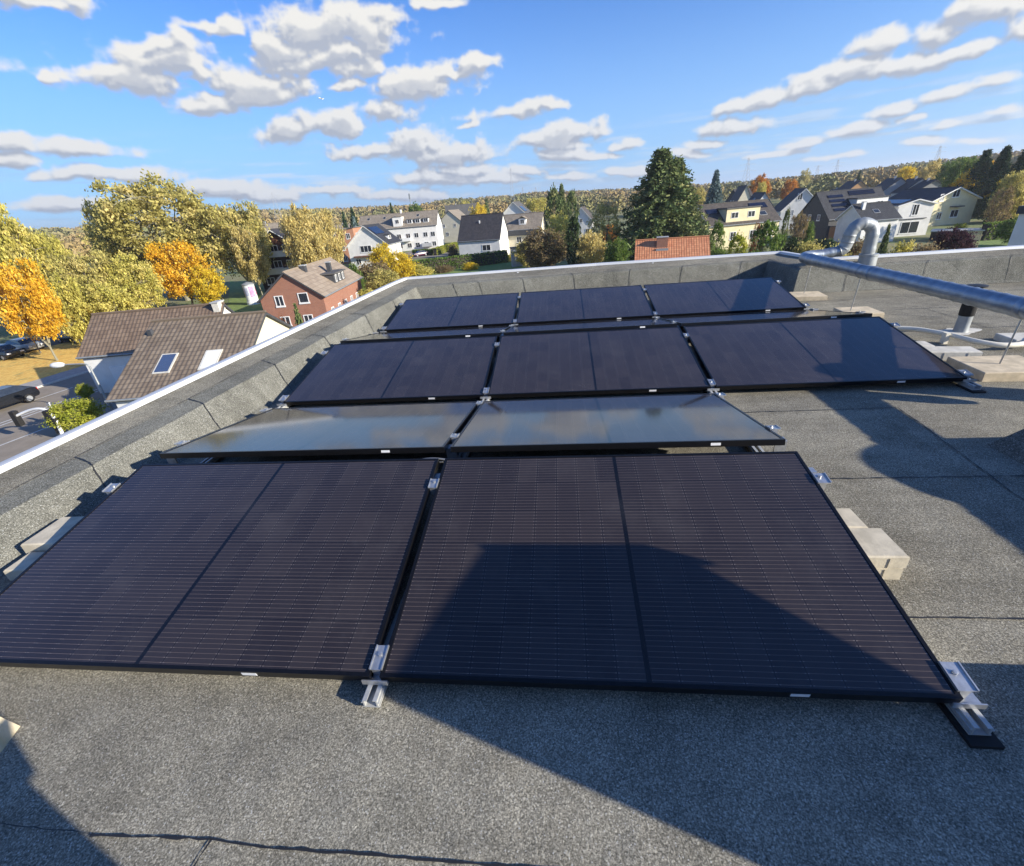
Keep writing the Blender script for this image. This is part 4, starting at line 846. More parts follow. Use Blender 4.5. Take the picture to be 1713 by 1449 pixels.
for (px, py, d, an, L, w, he, wl, rf, nm, lb) in (
    (1508, 298.5, 200, 80, 10, 6.2, -4.8, 'grey_wall', 't_black', 'far_grey_gable', 'far black roofed house with light grey gable beyond the slate solar house'),
    (1543, 299.5, 195, 80, 9, 4.4, -3.8, 'white', 't_black', 'far_white_gable', 'far black roofed house with small white gable above the pale yellow roof'),
    (1566, 302, 190, 84, 9, 4.2, -3.6, 'grey_wall', 't_black', 'far_dark_roof', 'far plain black roof beside the left edge of the big yellow maple'),
    (1440, 303, 230, 84, 11, 4.8, -4.0, 'orange_wall', 't_black', 'far_orange_gable', 'far black roofed house with bright orange gable'),
    (1392, 318, 235, 30, 9, 4.5, -2.5, 'cream_wall', 't_grey', 'far_grey_roof', 'far low grey roof between the tall white gable and the orange gable'),
    (1475, 311, 230, 30, 8, 4.5, -2.5, 'white', 't_dark', 'far_low_roof', 'far dark roof seen just above the slate solar house'),
    (560, 398-20, 210, 20, 9, 4.5, -3.5, 'cream_wall', 't_taupe', 'far_cream_house', 'far cream house peeping out left of the dark firs by the apartment row'),
    (425, 377, 170, 15, 9, 4.5, -3.5, 'white', 't_taupe', 'far_white_cottage', 'white cottage peeping out behind the dark timber apartment house'),
    (745, 345, 240, 10, 14, 5, -3, 'white', 't_grey', 'far_flat_row', 'far white row of houses behind the cream gable house'),
    (1228, 318, 225, 20, 7, 4, -3.5, 'slate_wall', 't_dark', 'far_brown_house', 'far dark house between the blue spruce and the small white gables')):
    A = at(px, py, d); h = House(nm, lb, 'house', A, an, L, w, min(he, A[2]-2), A[2], wl, rf, oh=.3)
    h.win('g0', 0, h.he-1.2, 1.2, 1.3); h.win('g0', -w*.45, h.he-1.4, 1.0, 1.2); h.win('s-', L*.3, h.he-1.4, 1.2, 1.3); h.win('s-', L*.7, h.he-1.4, 1.2, 1.3); h.chimney(L*.35, .3, .5, .5, .7, 'grey_wall')
# white block at the right edge
A = at(1684, 413, 40); B = at(1700, 349, 40)
wb_ = thing('white_block', 'plain white building corner with dark roof edge cut by the frame edge', 'building', (A[0], A[1], GZ), (0, 0, R_(-55)))
m = MB(); m.box(0, 12, 0, 8, 0, B[2]-GZ-.28); m.build('wall', MAT['white'], wb_); m = MB(); m.box(-.12, 12.1, -.12, 8.1, B[2]-GZ-.277, B[2]-GZ+.12); m.build('roof', MAT['slate_wall'], wb_)
# garden shed, walls and fence at the right
P = at(1617, 387, 112); Q = at(1646, 383, 112)
o = thing('garden_shed', 'small yellow flat roofed shed beside the purple bush', 'shed', (P[0], P[1], GZ), (0, 0, math.atan2(Q[1]-P[1], Q[0]-P[0])))
Ls = math.hypot(Q[0]-P[0], Q[1]-P[1]); m = MB(); m.box(0, Ls, 0, 3.5, 0, P[2]-GZ); m.build('wall', MAT['yellow_wall'], o); m = MB(); m.box(-4.6, Ls+.2, -.25, 3.8, P[2]-GZ+.003, P[2]-GZ+.18); m.build('roof', MAT['palestone'], o); m = MB(); m.box(-4.5, -.003, .4, 3.4, 0, P[2]-GZ); m.build('side_wall', MAT['timber'], o)
P = at(1618, 411, 98)
o = thing('slatted_gate', 'small pale slatted garden gate in front of the yellow shed', 'gate', (P[0]-1.0, P[1], GZ), (0, 0, R_(-12)))
m = MB(); zt = P[2]-GZ+1.5
for k in range(9): m.box(k*.26, k*.26+.10, 0, .05, .3, zt)
m.box(-.05, 2.3, .051, .1, zt-.2, zt-.08); m.box(-.05, 2.3, .051, .1, .9, 1.02); m.build('slats', MAT['fence'], o)
lawn = [G(1600, 436), G(1760, 425), G(1760, 375), G(1650, 388)]
tag(sheet('lawn', [(p[0], p[1]) for p in lawn], 'lawn', .03), kind='structure')
tag(sheet('lawn', [tuple(G(x, y)[:2]) for x, y in ((690, 470), (900, 456), (880, 436), (700, 448))], 'lawn', .03), kind='structure')
tag(sheet('driveway', [tuple(G(x, y)[:2]) for x, y in ((640, 436), (765, 428), (765, 412), (700, 416))], 'asphalt2', .03), kind='structure')
tag(sheet('lawn', [tuple(G(x, y)[:2]) for x, y in ((380, 530), (470, 545), (455, 480), (385, 470))], 'lawn', .03), kind='structure')
tag(sheet('driveway', [tuple(G(x, y)[:2]) for x, y in ((1340, 412), (1420, 405), (1420, 382), (1345, 388))], 'asphalt', .03), kind='structure')

# ------------------------------------------------------------------ trees and shrubs
def quads_mesh(name, C, U, V, uv, mat):
    n = len(C); v = np.stack([C-U-V, C+U-V, C+U+V, C-U+V], 1).reshape(-1, 3).astype(np.float32)
    me = bpy.data.meshes.new(name); me.vertices.add(4*n); me.vertices.foreach_set('co', v.ravel())
    me.loops.add(4*n); me.loops.foreach_set('vertex_index', np.arange(4*n, dtype=np.int32)); me.polygons.add(n)
    me.polygons.foreach_set('loop_start', np.arange(0, 4*n, 4, dtype=np.int32)); me.polygons.foreach_set('loop_total', np.full(n, 4, dtype=np.int32))
    l = me.uv_layers.new(name='UVMap'); l.data.foreach_set('uv', np.repeat(uv, 4, 0).astype(np.float32).ravel()); me.materials.append(mat); me.update(); me.validate(); return me
def leaf_quads(C, size, g, flat=.0, asp=.6):
    n = len(C); a = g.normal(size=(n, 3)); a[:, 2] *= (1-flat); a /= np.linalg.norm(a, axis=1)[:, None]
    b = g.normal(size=(n, 3)); b -= a*(a*b).sum(1)[:, None]; b /= np.linalg.norm(b, axis=1)[:, None]
    s = size*g.uniform(.6, 1.35, n)[:, None]; return a*s*.5, b*s*.5*asp
def lump(p, seeds, g): return sum(math.sin(p[0]*a+b)*math.sin(p[1]*c+d)*math.sin(p[2]*e+f_) for a, b, c, d, e, f_ in seeds)
def broad(seed, tips, per, leaf, z0=.22, spread=.5, open_=.0, sig=.05):
    g = np.random.default_rng(seed); r = random.Random(seed); tb = MB()
    fork = Vector((r.uniform(-.02, .02), r.uniform(-.02, .02), z0*.85)); tb.tube([(0, 0, -.02), (.004, 0, z0*.4), fork], [.026, .020, .017], 8)
    limbs = []
    for k in range(7):
        a = k*2*math.pi/6+r.uniform(-.35, .35); rr = spread*r.uniform(.45, .78) if k < 6 else .06
        tip = Vector((math.cos(a)*rr, math.sin(a)*rr, r.uniform(.60, .88) if k < 6 else .93)); midp = fork.lerp(tip, .5)+Vector((math.cos(a)*.03, math.sin(a)*.03, -.03))
        P = [fork, fork.lerp(midp, .5)+Vector((r.uniform(-.015, .015),)*3), midp, midp.lerp(tip, .5)+Vector((r.uniform(-.02, .02), r.uniform(-.02, .02), .01)), tip]
        tb.tube(P, [.015, .012, .0095, .006, .0025], 6); limbs += [P[1], P[2], P[3], P[4], P[2].lerp(P[3], .5)]
    seeds = [tuple(g.uniform(3, 9, 6)) for _ in range(3)]; C = []; T = []; k = 0; zc = (1+z0)/2; rz = (1-z0)/2
    lobes = [(Vector((math.cos(q)*spread*.45, math.sin(q)*spread*.45, zc+r.uniform(-.5, .5)*rz)), r.uniform(.5, .7)) for q in [r.uniform(0, 6.28) for _ in range(7)]]
    while k < tips:
        d = g.normal(size=3); d /= np.linalg.norm(d); q = g.uniform(.35, 1.0)**.5
        p = np.array([d[0]*spread*q, d[1]*spread*q, zc+d[2]*rz*q*(1.0 if d[2] > 0 else .92)])
        p[:2] *= 1.0+.16*lump(p*1.6, seeds, g); p[2] += .045*lump(p*2+1, seeds, g)
        if lump(p*2.3, seeds, g) < -.55+open_: continue
        tp = Vector(p); n = min(limbs, key=lambda w: (w-tp).length+max(0, w.z-tp.z)*.6)
        if r.random() < .75: tb.tube([n, n.lerp(tp, .5)+Vector((0, 0, .012)), tp], [.0042, .0028, .0012], 4, caps=False)
        m_ = int(per*r.uniform(.5, 1.4)); s = sig*r.uniform(.6, 1.25)
        C.append(p+g.normal(size=(m_, 3))*np.array([s, s, s*.72])); T.append(np.stack([np.clip(np.full(m_, r.random())*.75+g.random(m_)*.3, 0, 1), g.random(m_)], 1)); k += 1
    C = np.concatenate(C); T = np.concatenate(T); U, V = leaf_quads(C, leaf, g); return tb, (C, U, V, T)
def conifer(seed, whorls, arms, per, leaf, droop=.35, irr=.3, taper=.9):
    g = np.random.default_rng(seed); r = random.Random(seed); tb = MB(); tb.tube([(0, 0, -.02), (.004, .003, .5), (0, 0, .99)], [.022, .013, .002], 8)
    C = []; T = []
    for w in range(whorls):
        z = .05+.94*(w/whorls)**.95; base = .5*(1-z)**taper*(1 if z > .12 else .8)+.012
        for a in range(arms if z < .8 else arms-3):
            th = a*2*math.pi/arms+r.uniform(-.4, .4)+w*1.3; L = base*r.uniform(1-irr, 1+irr*.45); ns_ = max(3, int(9*L/.5)+2)
            P = []
            for k in range(ns_):
                t = (k+.6)/ns_; P.append((math.cos(th)*L*t, math.sin(th)*L*t, z+L*(.18*t-droop*t*t)+r.uniform(-.004, .004)))
            if w % 2 == 0: tb.tube([(0, 0, z), P[-1]], [.004, .001], 4, caps=False)
            tint = r.random()
            for k, p in enumerate(P):
                m_ = per; s = .020*(1.15-.5*k/ns_); C.append(np.array(p)+g.normal(size=(m_, 3))*np.array([s, s, s*.6])-np.array([0, 0, .006])); T.append(np.stack([np.clip(np.full(m_, tint)*.7+g.random(m_)*.35, 0, 1), g.random(m_)], 1))
    C = np.concatenate(C); T = np.concatenate(T); U, V = leaf_quads(C, leaf, g, .3, .38); return tb, (C, U, V, T)
def shrub(seed, tips, per, leaf, col=False, sig=.09):
    g = np.random.default_rng(seed); r = random.Random(seed); tb = MB(); C = []; T = []
    for k in range(tips):
        if col: th = r.uniform(0, 6.28); z = r.uniform(.03, 1); rr = .5*min(1, (1-z)*3+.25)*r.uniform(.55, 1.0); p = np.array([math.cos(th)*rr, math.sin(th)*rr, z*.97])
        else:
            d = g.normal(size=3); d /= np.linalg.norm(d); d[2] = abs(d[2]); q = r.uniform(.55, 1.0); p = np.array([d[0]*.5*q, d[1]*.5*q, .06+d[2]*.86*q])*r.uniform(.86, 1.05)
        if k % 3 == 0: tb.tube([(r.uniform(-.05, .05), r.uniform(-.05, .05), 0), (p[0]*.4, p[1]*.4, p[2]*.6), tuple(p)], [.010, .006, .002], 4, caps=False)
        m_ = int(per*r.uniform(.6, 1.3)); C.append(p+g.normal(size=(m_, 3))*np.array([sig, sig, sig*.7])*r.uniform(.6, 1.1)); T.append(np.stack([np.clip(np.full(m_, r.random())*.7+g.random(m_)*.35, 0, 1), g.random(m_)], 1))
    C = np.concatenate(C); T = np.concatenate(T); C[:, 2] = np.maximum(C[:, 2], .01); U, V = leaf_quads(C, leaf, g); return tb, (C, U, V, T)
LM = {
 'olive': leafmat('olive_leaves', (.37, .335, .10), (.58, .50, .18), (.66, .55, .22)), 'yelgreen': leafmat('yellow_green_leaves', (.44, .41, .095), (.64, .56, .165), (.72, .61, .21)),
 'pale': leafmat('pale_autumn_leaves', (.52, .43, .16), (.68, .56, .24), (.72, .59, .26)), 'maple': leafmat('golden_maple_leaves', (.66, .38, .035), (.82, .54, .06), (.82, .60, .12)),
 'yellow': leafmat('yellow_leaves', (.62, .46, .035), (.78, .60, .07), (.42, .38, .08)), 'green': leafmat('green_leaves', (.095, .155, .035), (.17, .24, .06), (.26, .30, .085)),
 'spruce': leafmat('spruce_needles', (.085, .125, .050), (.17, .20, .078), (.29, .28, .12), .15), 'dark': leafmat('dark_needles', (.028, .052, .030), (.06, .092, .045), None, .12),
 'blue': leafmat('blue_needles', (.095, .145, .140), (.17, .225, .215), (.24, .30, .28), .12), 'brown': leafmat('brown_leaves', (.21, .155, .085), (.32, .24, .13), (.24, .23, .09)),
 'red': leafmat('red_brown_leaves', (.22, .085, .04), (.32, .13, .05), (.20, .16, .05)), 'orange': leafmat('orange_leaves', (.46, .19, .035), (.58, .27, .05)), 'purple': leafmat('purple_leaves', (.045, .022, .032), (.09, .045, .052), None),
 'lime': leafmat('lime_leaves', (.26, .30, .035), (.46, .47, .08), (.54, .50, .11)), 'ivy': leafmat('ivy_leaves', (.022, .042, .020), (.06, .085, .035), None, .15)}
VAR = {}
def variant(key):
    if key not in VAR:
        k, i = key
        if k == 'big': tb, q = broad(40+i, 340, 84, .0195, .20, .5, .24, .036)
        elif k == 'mid': tb, q = broad(60+i, 210, 70, .0255, .18, .5, .20, .044)
        elif k == 'thin': tb, q = broad(80+i, 130, 40, .026, .20, .48, .3, .042)
        elif k == 'low': tb, q = broad(90+i, 140, 74, .034, .08, .5, -.05, .062)
        elif k == 'spruce': tb, q = conifer(20+i, 36, 12, 11, .028, .32, .42, .78)
        elif k == 'fir': tb, q = conifer(30+i, 22, 8, 5, .055, .25, .3, .95)
        elif k == 'shrub': tb, q = shrub(10+i, 130, 44, .045)
        elif k == 'col': tb, q = shrub(15+i, 150, 22, .050, True, .06)
        VAR[key] = (tb.mesh('trunk_'+k, MAT['bark']), quads_mesh('crown_'+k, *q, LM['green']))
    return VAR[key]
def plant(kind, px, py0, py1, wpx, d, leaf, label, name, cat='tree', var=0, bark='bark', group=None, base=None, hmin=None):
    c = at(px, (py0+py1)/2, d); top = at(px, py0, d)[2]; w = np.linalg.norm(at(px-wpx/2, (py0+py1)/2, d)-at(px+wpx/2, (py0+py1)/2, d))
    zb = ground_z(c[0], c[1]) if base is None else base
    h = max(top-zb, .8); o = thing(name, label, cat, (c[0], c[1], zb), (0, 0, rnd.uniform(0, 6.28)), group); o.scale = (w, w, h)
    tm, cm = variant((kind, var))
    for n, me, mt in (('trunk', tm, MAT[bark]), ('crown', cm, LM[leaf])):
        q = link(n, me, o); q.material_slots[0].link = 'OBJECT'; q.material_slots[0].material = mt
    return o
T = plant
T('big', 272, 303, 480, 225, 104, 'olive', 'tallest broad olive green tree at the left with pale limbs showing', 'plane_tree', var=0, bark='barkpale')
T('mid', 395, 338, 470, 118, 97, 'olive', 'broad olive tree standing right of the tallest tree above the advertising pillar', 'plane_tree', var=1, bark='barkpale')
T('mid', 188, 330, 470, 80, 108, 'olive', 'olive green tree forming the left shoulder of the tallest tree', 'plane_tree', var=2, bark='barkpale')
T('mid', 18, 346, 480, 130, 86, 'yelgreen', 'yellow green broad tree cut by the left frame edge', 'broad_tree', var=0)
T('mid', 88, 385, 500, 95, 92, 'yelgreen', 'lower yellow green tree just right of the one cut by the frame edge', 'broad_tree', var=2)
T('mid', 48, 430, 600, 118, 67, 'maple', 'golden orange maple with slanted bare trunk beside the street', 'maple_tree', var=1, bark='barkpale')
T('mid', 300, 400, 505, 112, 90, 'maple', 'golden maple in front of the tallest olive tree', 'maple_tree', var=2)
T('mid', 160, 418, 560, 130, 78, 'olive', 'bushy olive tree between the two golden maples', 'broad_tree', var=1)
T('mid', 225, 425, 540, 105, 76, 'yelgreen', 'yellowish bushy tree directly above the garage house roof', 'broad_tree', var=0)
T('low', 120, 460, 570, 80, 71, 'yelgreen', 'low yellow green tree right beside the golden maple at the street', 'broad_tree', var=0)
T('low', 190, 475, 560, 90, 70, 'yelgreen', 'low bushy tree peeping over the ridge of the garage house', 'broad_tree', var=1)
T('thin', 12, 420, 560, 60, 74, 'brown', 'thin brown leaved tree at the frame edge behind the street maple', 'broad_tree', var=0)
T('low', 345, 445, 515, 60, 88, 'yellow', 'small yellow tree below the golden maple near the pillar', 'broad_tree', var=1)
T('mid', 418, 374, 478, 54, 92, 'pale', 'pale yellow tree beside the dark timber apartment house, left of it', 'broad_tree', var=2, bark='barkpale')
T('mid', 506, 346, 440, 74, 86, 'pale', 'pale golden tree in front of the dark timber apartment house', 'broad_tree', var=0, bark='barkpale')
T('mid', 541, 347, 445, 62, 90, 'pale', 'pale golden tree beside the orange brick flats', 'broad_tree', var=1, bark='barkpale')
T('fir', 399, 342, 400, 26, 150, 'dark', 'small dark fir beside the shoulder of the tallest olive tree', 'fir_tree')
T('fir', 592, 344, 395, 34, 168, 'dark', 'dark fir left of the apartment row', 'fir_tree', var=1)
T('fir', 594, 360, 398, 24, 160, 'blue', 'small bluish fir directly before the dark fir at the apartment row', 'fir_tree')
T('fir', 577, 352, 395, 24, 175, 'dark', 'smaller dark fir at the left of the fir pair by the apartment row', 'fir_tree')
T('fir', 655, 337, 366, 22, 210, 'dark', 'dark fir top showing over the apartment row roof', 'fir_tree', var=1)
T('low', 694, 341, 360, 30, 230, 'green', 'round green tree behind the right end of the apartment row', 'broad_tree')
T('shrub', 589, 434, 454, 32, 78, 'green', 'clipped round green bush behind the red brick house', 'bush', 'bush')
T('shrub', 625, 430, 478, 66, 82, 'brown', 'brown leafless looking shrub before the white gable house', 'shrub', 'bush', 1)
T('low', 640, 452, 492, 58, 70, 'olive', 'olive shrub at the parapet corner below the yellow bush', 'shrub', 'bush', 1)
T('shrub', 612, 478, 500, 40, 62, 'yelgreen', 'yellowish low shrub at the end wall of the red brick house', 'shrub', 'bush')
T('low', 668, 422, 470, 50, 88, 'yellow', 'bright yellow bush above the parapet corner', 'yellow_bush', 'bush')
T('low', 640, 410, 450, 42, 95, 'yellow', 'bright yellow bush in front of the white gable house wall', 'yellow_bush', 'bush', 1)
T('shrub', 700, 440, 462, 50, 95, 'yelgreen', 'yellow green shrub under the long clipped hedge, beside the yellow bush', 'shrub', 'bush')
T('shrub', 742, 442, 460, 34, 98, 'brown', 'small brown shrub under the long clipped hedge', 'shrub', 'bush', 1)
T('shrub', 787, 437, 455, 26, 98, 'yellow', 'small bright yellow shrub under the long clipped hedge', 'yellow_bush', 'bush')
T('shrub', 757, 405, 434, 18, 125, 'brown', 'rusty shrub at the left corner of the steep dark roofed house', 'shrub', 'bush')
T('shrub', 850, 424, 440, 22, 108, 'yelgreen', 'yellowish shrub at the right end of the clipped hedge', 'shrub', 'bush', 1)
T('fir', 499, 504, 560, 38, 44, 'spruce', 'young green conifer in front of the red brick house gable', 'conifer', var=1)
T('shrub', 470, 520, 560, 26, 47, 'red', 'reddish shrub beside the young conifer at the red brick house', 'shrub', 'bush', 1)
T('low', 128, 668, 735, 96, 39, 'lime', 'lime yellow shrub tree directly beyond the parapet near the traffic signal', 'lime_tree', var=0)
T('low', 150, 640, 700, 30, 47, 'lime', 'small lime twig bush in the shade beside the garage house', 'lime_tree', 'bush', 1)
T('spruce', 1128, 262, 432, 160, 95, 'spruce', 'shorter spruce merged into the right flank of the biggest spruce', 'spruce_tree', var=1)
T('spruce', 1103, 246, 432, 196, 92, 'spruce', 'biggest dark green spruce towering behind the orange roof', 'spruce_tree')
T('spruce', 1196, 283, 345, 54, 150, 'blue', 'blue spruce standing right of the biggest spruce', 'blue_spruce')
T('spruce', 940, 306, 392, 40, 132, 'spruce', 'tall dark conifer with pointed top left of the biggest spruce', 'conifer', var=0)
T('col', 926, 316, 392, 32, 126, 'spruce', 'rounded dark conifer joined to the pointed one', 'conifer')
T('col', 957, 320, 400, 24, 122, 'spruce', 'dark narrow conifer right of the pointed conifer', 'conifer', var=1)
T('col', 960, 362, 446, 26, 80, 'ivy', 'dark ivy grown column of a tree right behind the back parapet', 'ivy_column', var=1)
T('low', 912, 385, 450, 74, 84, 'brown', 'wide brownish shrub beside the dark ivy column', 'shrub', 'bush', 1)
T('low', 885, 402, 448, 50, 92, 'olive', 'olive brown shrub by the pale garden pillar', 'shrub', 'bush')
T('thin', 935, 352, 440, 44, 100, 'yelgreen', 'thin yellow green tree behind the dark ivy column', 'broad_tree', var=1)
T('low', 988, 388, 448, 50, 80, 'pale', 'golden brown shrub right of the dark ivy column', 'shrub', 'bush', 0)
T('thin', 1012, 338, 446, 56, 94, 'olive', 'thin olive tree left of the biggest spruce', 'broad_tree', var=0)
T('low', 1032, 400, 446, 40, 78, 'green', 'dark green bush at the foot of the biggest spruce', 'bush', 'bush', 0)
T('col', 1199, 372, 430, 26, 84, 'green', 'dark cypress like bush right of the biggest spruce', 'bush', 'bush')
T('shrub', 1206, 408, 430, 44, 72, 'green', 'low green bush at the corner of the orange tiled roof', 'bush', 'bush', 1)
T('col', 1233, 393, 430, 36, 70, 'lime', 'cone shaped yellow green conifer before the yellow dormer house', 'conifer')
T('col', 1284, 372, 428, 58, 68, 'green', 'large bright green cone bush before the yellow dormer house', 'bush', 'bush', 1)
T('thin', 1267, 370, 425, 24, 74, 'red', 'rusty narrow tree left of the large green cone bush', 'broad_tree', var=0)
T('col', 1315, 350, 395, 12, 100, 'spruce', 'slim cypress before the tall white gable', 'conifer', var=0)
T('thin', 1337, 352, 400, 34, 96, 'brown', 'bare brown twiggy tree before the slate solar house', 'broad_tree', var=1)
T('shrub', 1356, 364, 392, 20, 98, 'green', 'green bush at the wall of the slate solar house', 'bush', 'bush', 0)
T('shrub', 1326, 390, 436, 60, 76, 'ivy', 'dark green shrub right of the large cone bush', 'bush', 'bush', 0)
T('shrub', 1352, 394, 436, 62, 74, 'olive', 'grey olive shrub left of the duct elbow', 'shrub', 'bush', 1)
T('shrub', 1378, 394, 425, 54, 84, 'dark', 'dark shrub beside the driveway under the swan neck pipe', 'bush', 'bush', 0)
T('shrub', 1436, 392, 440, 70, 70, 'brown', 'brown shrub seen through the swan neck pipe', 'shrub', 'bush', 0)
T('shrub', 1403, 398, 436, 48, 66, 'olive', 'olive shrub left of the rising pipe', 'shrub', 'bush', 1)
T('fir', 1480, 372, 440, 36, 64, 'spruce', 'green conifer just right of the swan neck pipe', 'conifer', var=1)
T('shrub', 1512, 396, 436, 58, 74, 'yelgreen', 'yellow green low hedge bush below the bright white gable house', 'bush', 'bush', 0)
T('shrub', 1550, 397, 436, 60, 72, 'brown', 'brownish low bush below the bright white gable house', 'shrub', 'bush', 1)
T('low', 1592, 384, 436, 74, 78, 'purple', 'dark purple bush before the yellow shed', 'purple_bush', 'bush', 0)
T('shrub', 1606, 371, 388, 34, 118, 'lime', 'bright lime bush at the wall of the pale yellow house', 'bush', 'bush', 0)
T('shrub', 1587, 378, 392, 18, 115, 'purple', 'small dark round bush beside the bright lime bush', 'bush', 'bush', 1)
T('mid', 1634, 277, 372, 80, 172, 'maple', 'big golden maple behind the pale yellow house', 'maple_tree', var=0)
T('mid', 1662, 290, 370, 58, 166, 'yellow', 'yellow half of the maple pair behind the pale yellow house', 'maple_tree', var=2)
T('spruce', 1640, 250, 330, 98, 170, 'dark', 'dark pine at the left of the pine group on the right', 'pine_tree')
T('spruce', 1672, 244, 330, 96, 165, 'dark', 'pointed dark pine in the middle of the pine group on the right', 'pine_tree')
T('spruce', 1708, 242, 340, 120, 150, 'dark', 'tallest dark pine cut by the right frame edge', 'pine_tree')
T('mid', 1612, 262, 320, 60, 185, 'green', 'dark green tree behind the big golden maple', 'broad_tree', var=1)
T('mid', 1690, 286, 385, 70, 120, 'olive', 'olive brown tree at the right frame edge below the pines', 'broad_tree', var=1)
T('thin', 1672, 310, 388, 50, 116, 'brown', 'thin brown tree right of the golden maple pair', 'broad_tree', var=0)
T('low', 1700, 365, 400, 60, 105, 'green', 'shady green hedge tree beside the white building corner', 'broad_tree', var=1)
T('mid', 1272, 294, 322, 34, 235, 'orange', 'rusty orange round tree behind the small white gables', 'broad_tree', var=0)
T('mid', 1275, 304, 322, 18, 225, 'yelgreen', 'small yellow green tree in front of the rusty orange tree', 'broad_tree', var=1)
T('mid', 1323, 299, 322, 28, 250, 'orange', 'orange tree standing beside the tall white gable', 'broad_tree', var=2)
T('thin', 1347, 281, 310, 24, 420, 'olive', 'lone grey tree rising over the skyline', 'broad_tree', var=1)
T('fir', 1437, 284, 306, 26, 300, 'dark', 'dark pine rising over the far orange gable', 'pine_tree')
T('mid', 1517, 277, 300, 36, 260, 'yellow', 'far yellow tree above the light grey gable', 'broad_tree', var=2)
T('mid', 1560, 270, 305, 44, 255, 'pale', 'far golden tree left of the dark pines', 'broad_tree', var=0)
T('mid', 1585, 268, 302, 34, 225, 'green', 'dark green tree left of the big golden maple', 'broad_tree', var=2)
T('low', 800, 342, 364, 30, 225, 'yellow', 'yellow tree above the steep dark roof', 'broad_tree', var=0)
T('fir', 814, 331, 364, 26, 230, 'spruce', 'dark conifer next to the yellow tree above the steep dark roof', 'conifer', var=1)
T('low', 780, 338, 362, 30, 260, 'yelgreen', 'far yellow green tree left of the yellow tree behind the steep dark roof', 'broad_tree', var=1)
T('mid', 900, 330, 372, 40, 240, 'yelgreen', 'far yellow green tree behind the solar roofed gable', 'broad_tree', var=1)
T('mid', 1166, 312, 345, 30, 240, 'olive', 'far olive tree between the biggest spruce and the blue spruce', 'broad_tree', var=2)
T('shrub', 1020, 372, 395, 30, 140, 'orange', 'orange shrub beside the half hidden white gable', 'shrub', 'bush', 0)
# hedges
def hedge(px0, py0, px1, py1, d0, d1, h, w, leaf, label):
    A, B = at(px0, py0, d0), at(px1, py1, d1); L = math.hypot(B[0]-A[0], B[1]-A[1]); a = math.atan2(B[1]-A[1], B[0]-A[0]); o = thing('clipped_hedge', label, 'hedge', (A[0], A[1], GZ), (0, 0, a), 'clipped hedges')
    m = MB(); m.box(.1, L-.1, -w/2+.15, w/2-.15, 0, h-.15); m.build('inner_twigs', MAT['barkdark'], o)
    g = np.random.default_rng(int(px0)); n = int(L*(2*h+w)*26); t = g.random(n)*(2*h+w); x = g.random(n)*L
    C = np.stack([x, np.where(t < h, -w/2, np.where(t < h+w, t-h-w/2, w/2)), np.where(t < h, t, np.where(t < h+w, h, 2*h+w-t))], 1)+g.normal(size=(n, 3))*.07; C[:, 2] = np.maximum(C[:, 2], .02)
    U, V = leaf_quads(C, .26, g); link('foliage', quads_mesh('hedge_foliage', C, U, V, np.stack([np.clip(.5+.25*np.sin(x*1.3)+.3*(g.random(n)-.5), 0, 1), g.random(n)], 1), LM[leaf]), o)
hedge(688, 452, 849, 440, 100, 106, 2.4, 1.6, 'green', 'long clipped dark green hedge in front of the steep dark roofed house')
hedge(726, 412, 762, 402, 140, 158, 1.9, 1.2, 'lime', 'bright green clipped hedge beside the driveway of the apartment row')
hedge(690, 418, 726, 412, 146, 142, 1.6, 1.2, 'green', 'short green hedge in front of the apartment row balconies')
hedge(1215, 432, 1330, 424, 62, 66, 2.2, 1.4, 'green', 'shady green hedge just behind the back parapet by the cone bushes')
hedge(1488, 432, 1650, 420, 64, 70, 3.2, 1.5, 'brown', 'brown autumn hedge just behind the right parapet')
hedge(1640, 400, 1700, 392, 112, 116, 2.6, 1.4, 'green', 'dark hedge behind the shady lawn at the right frame edge')

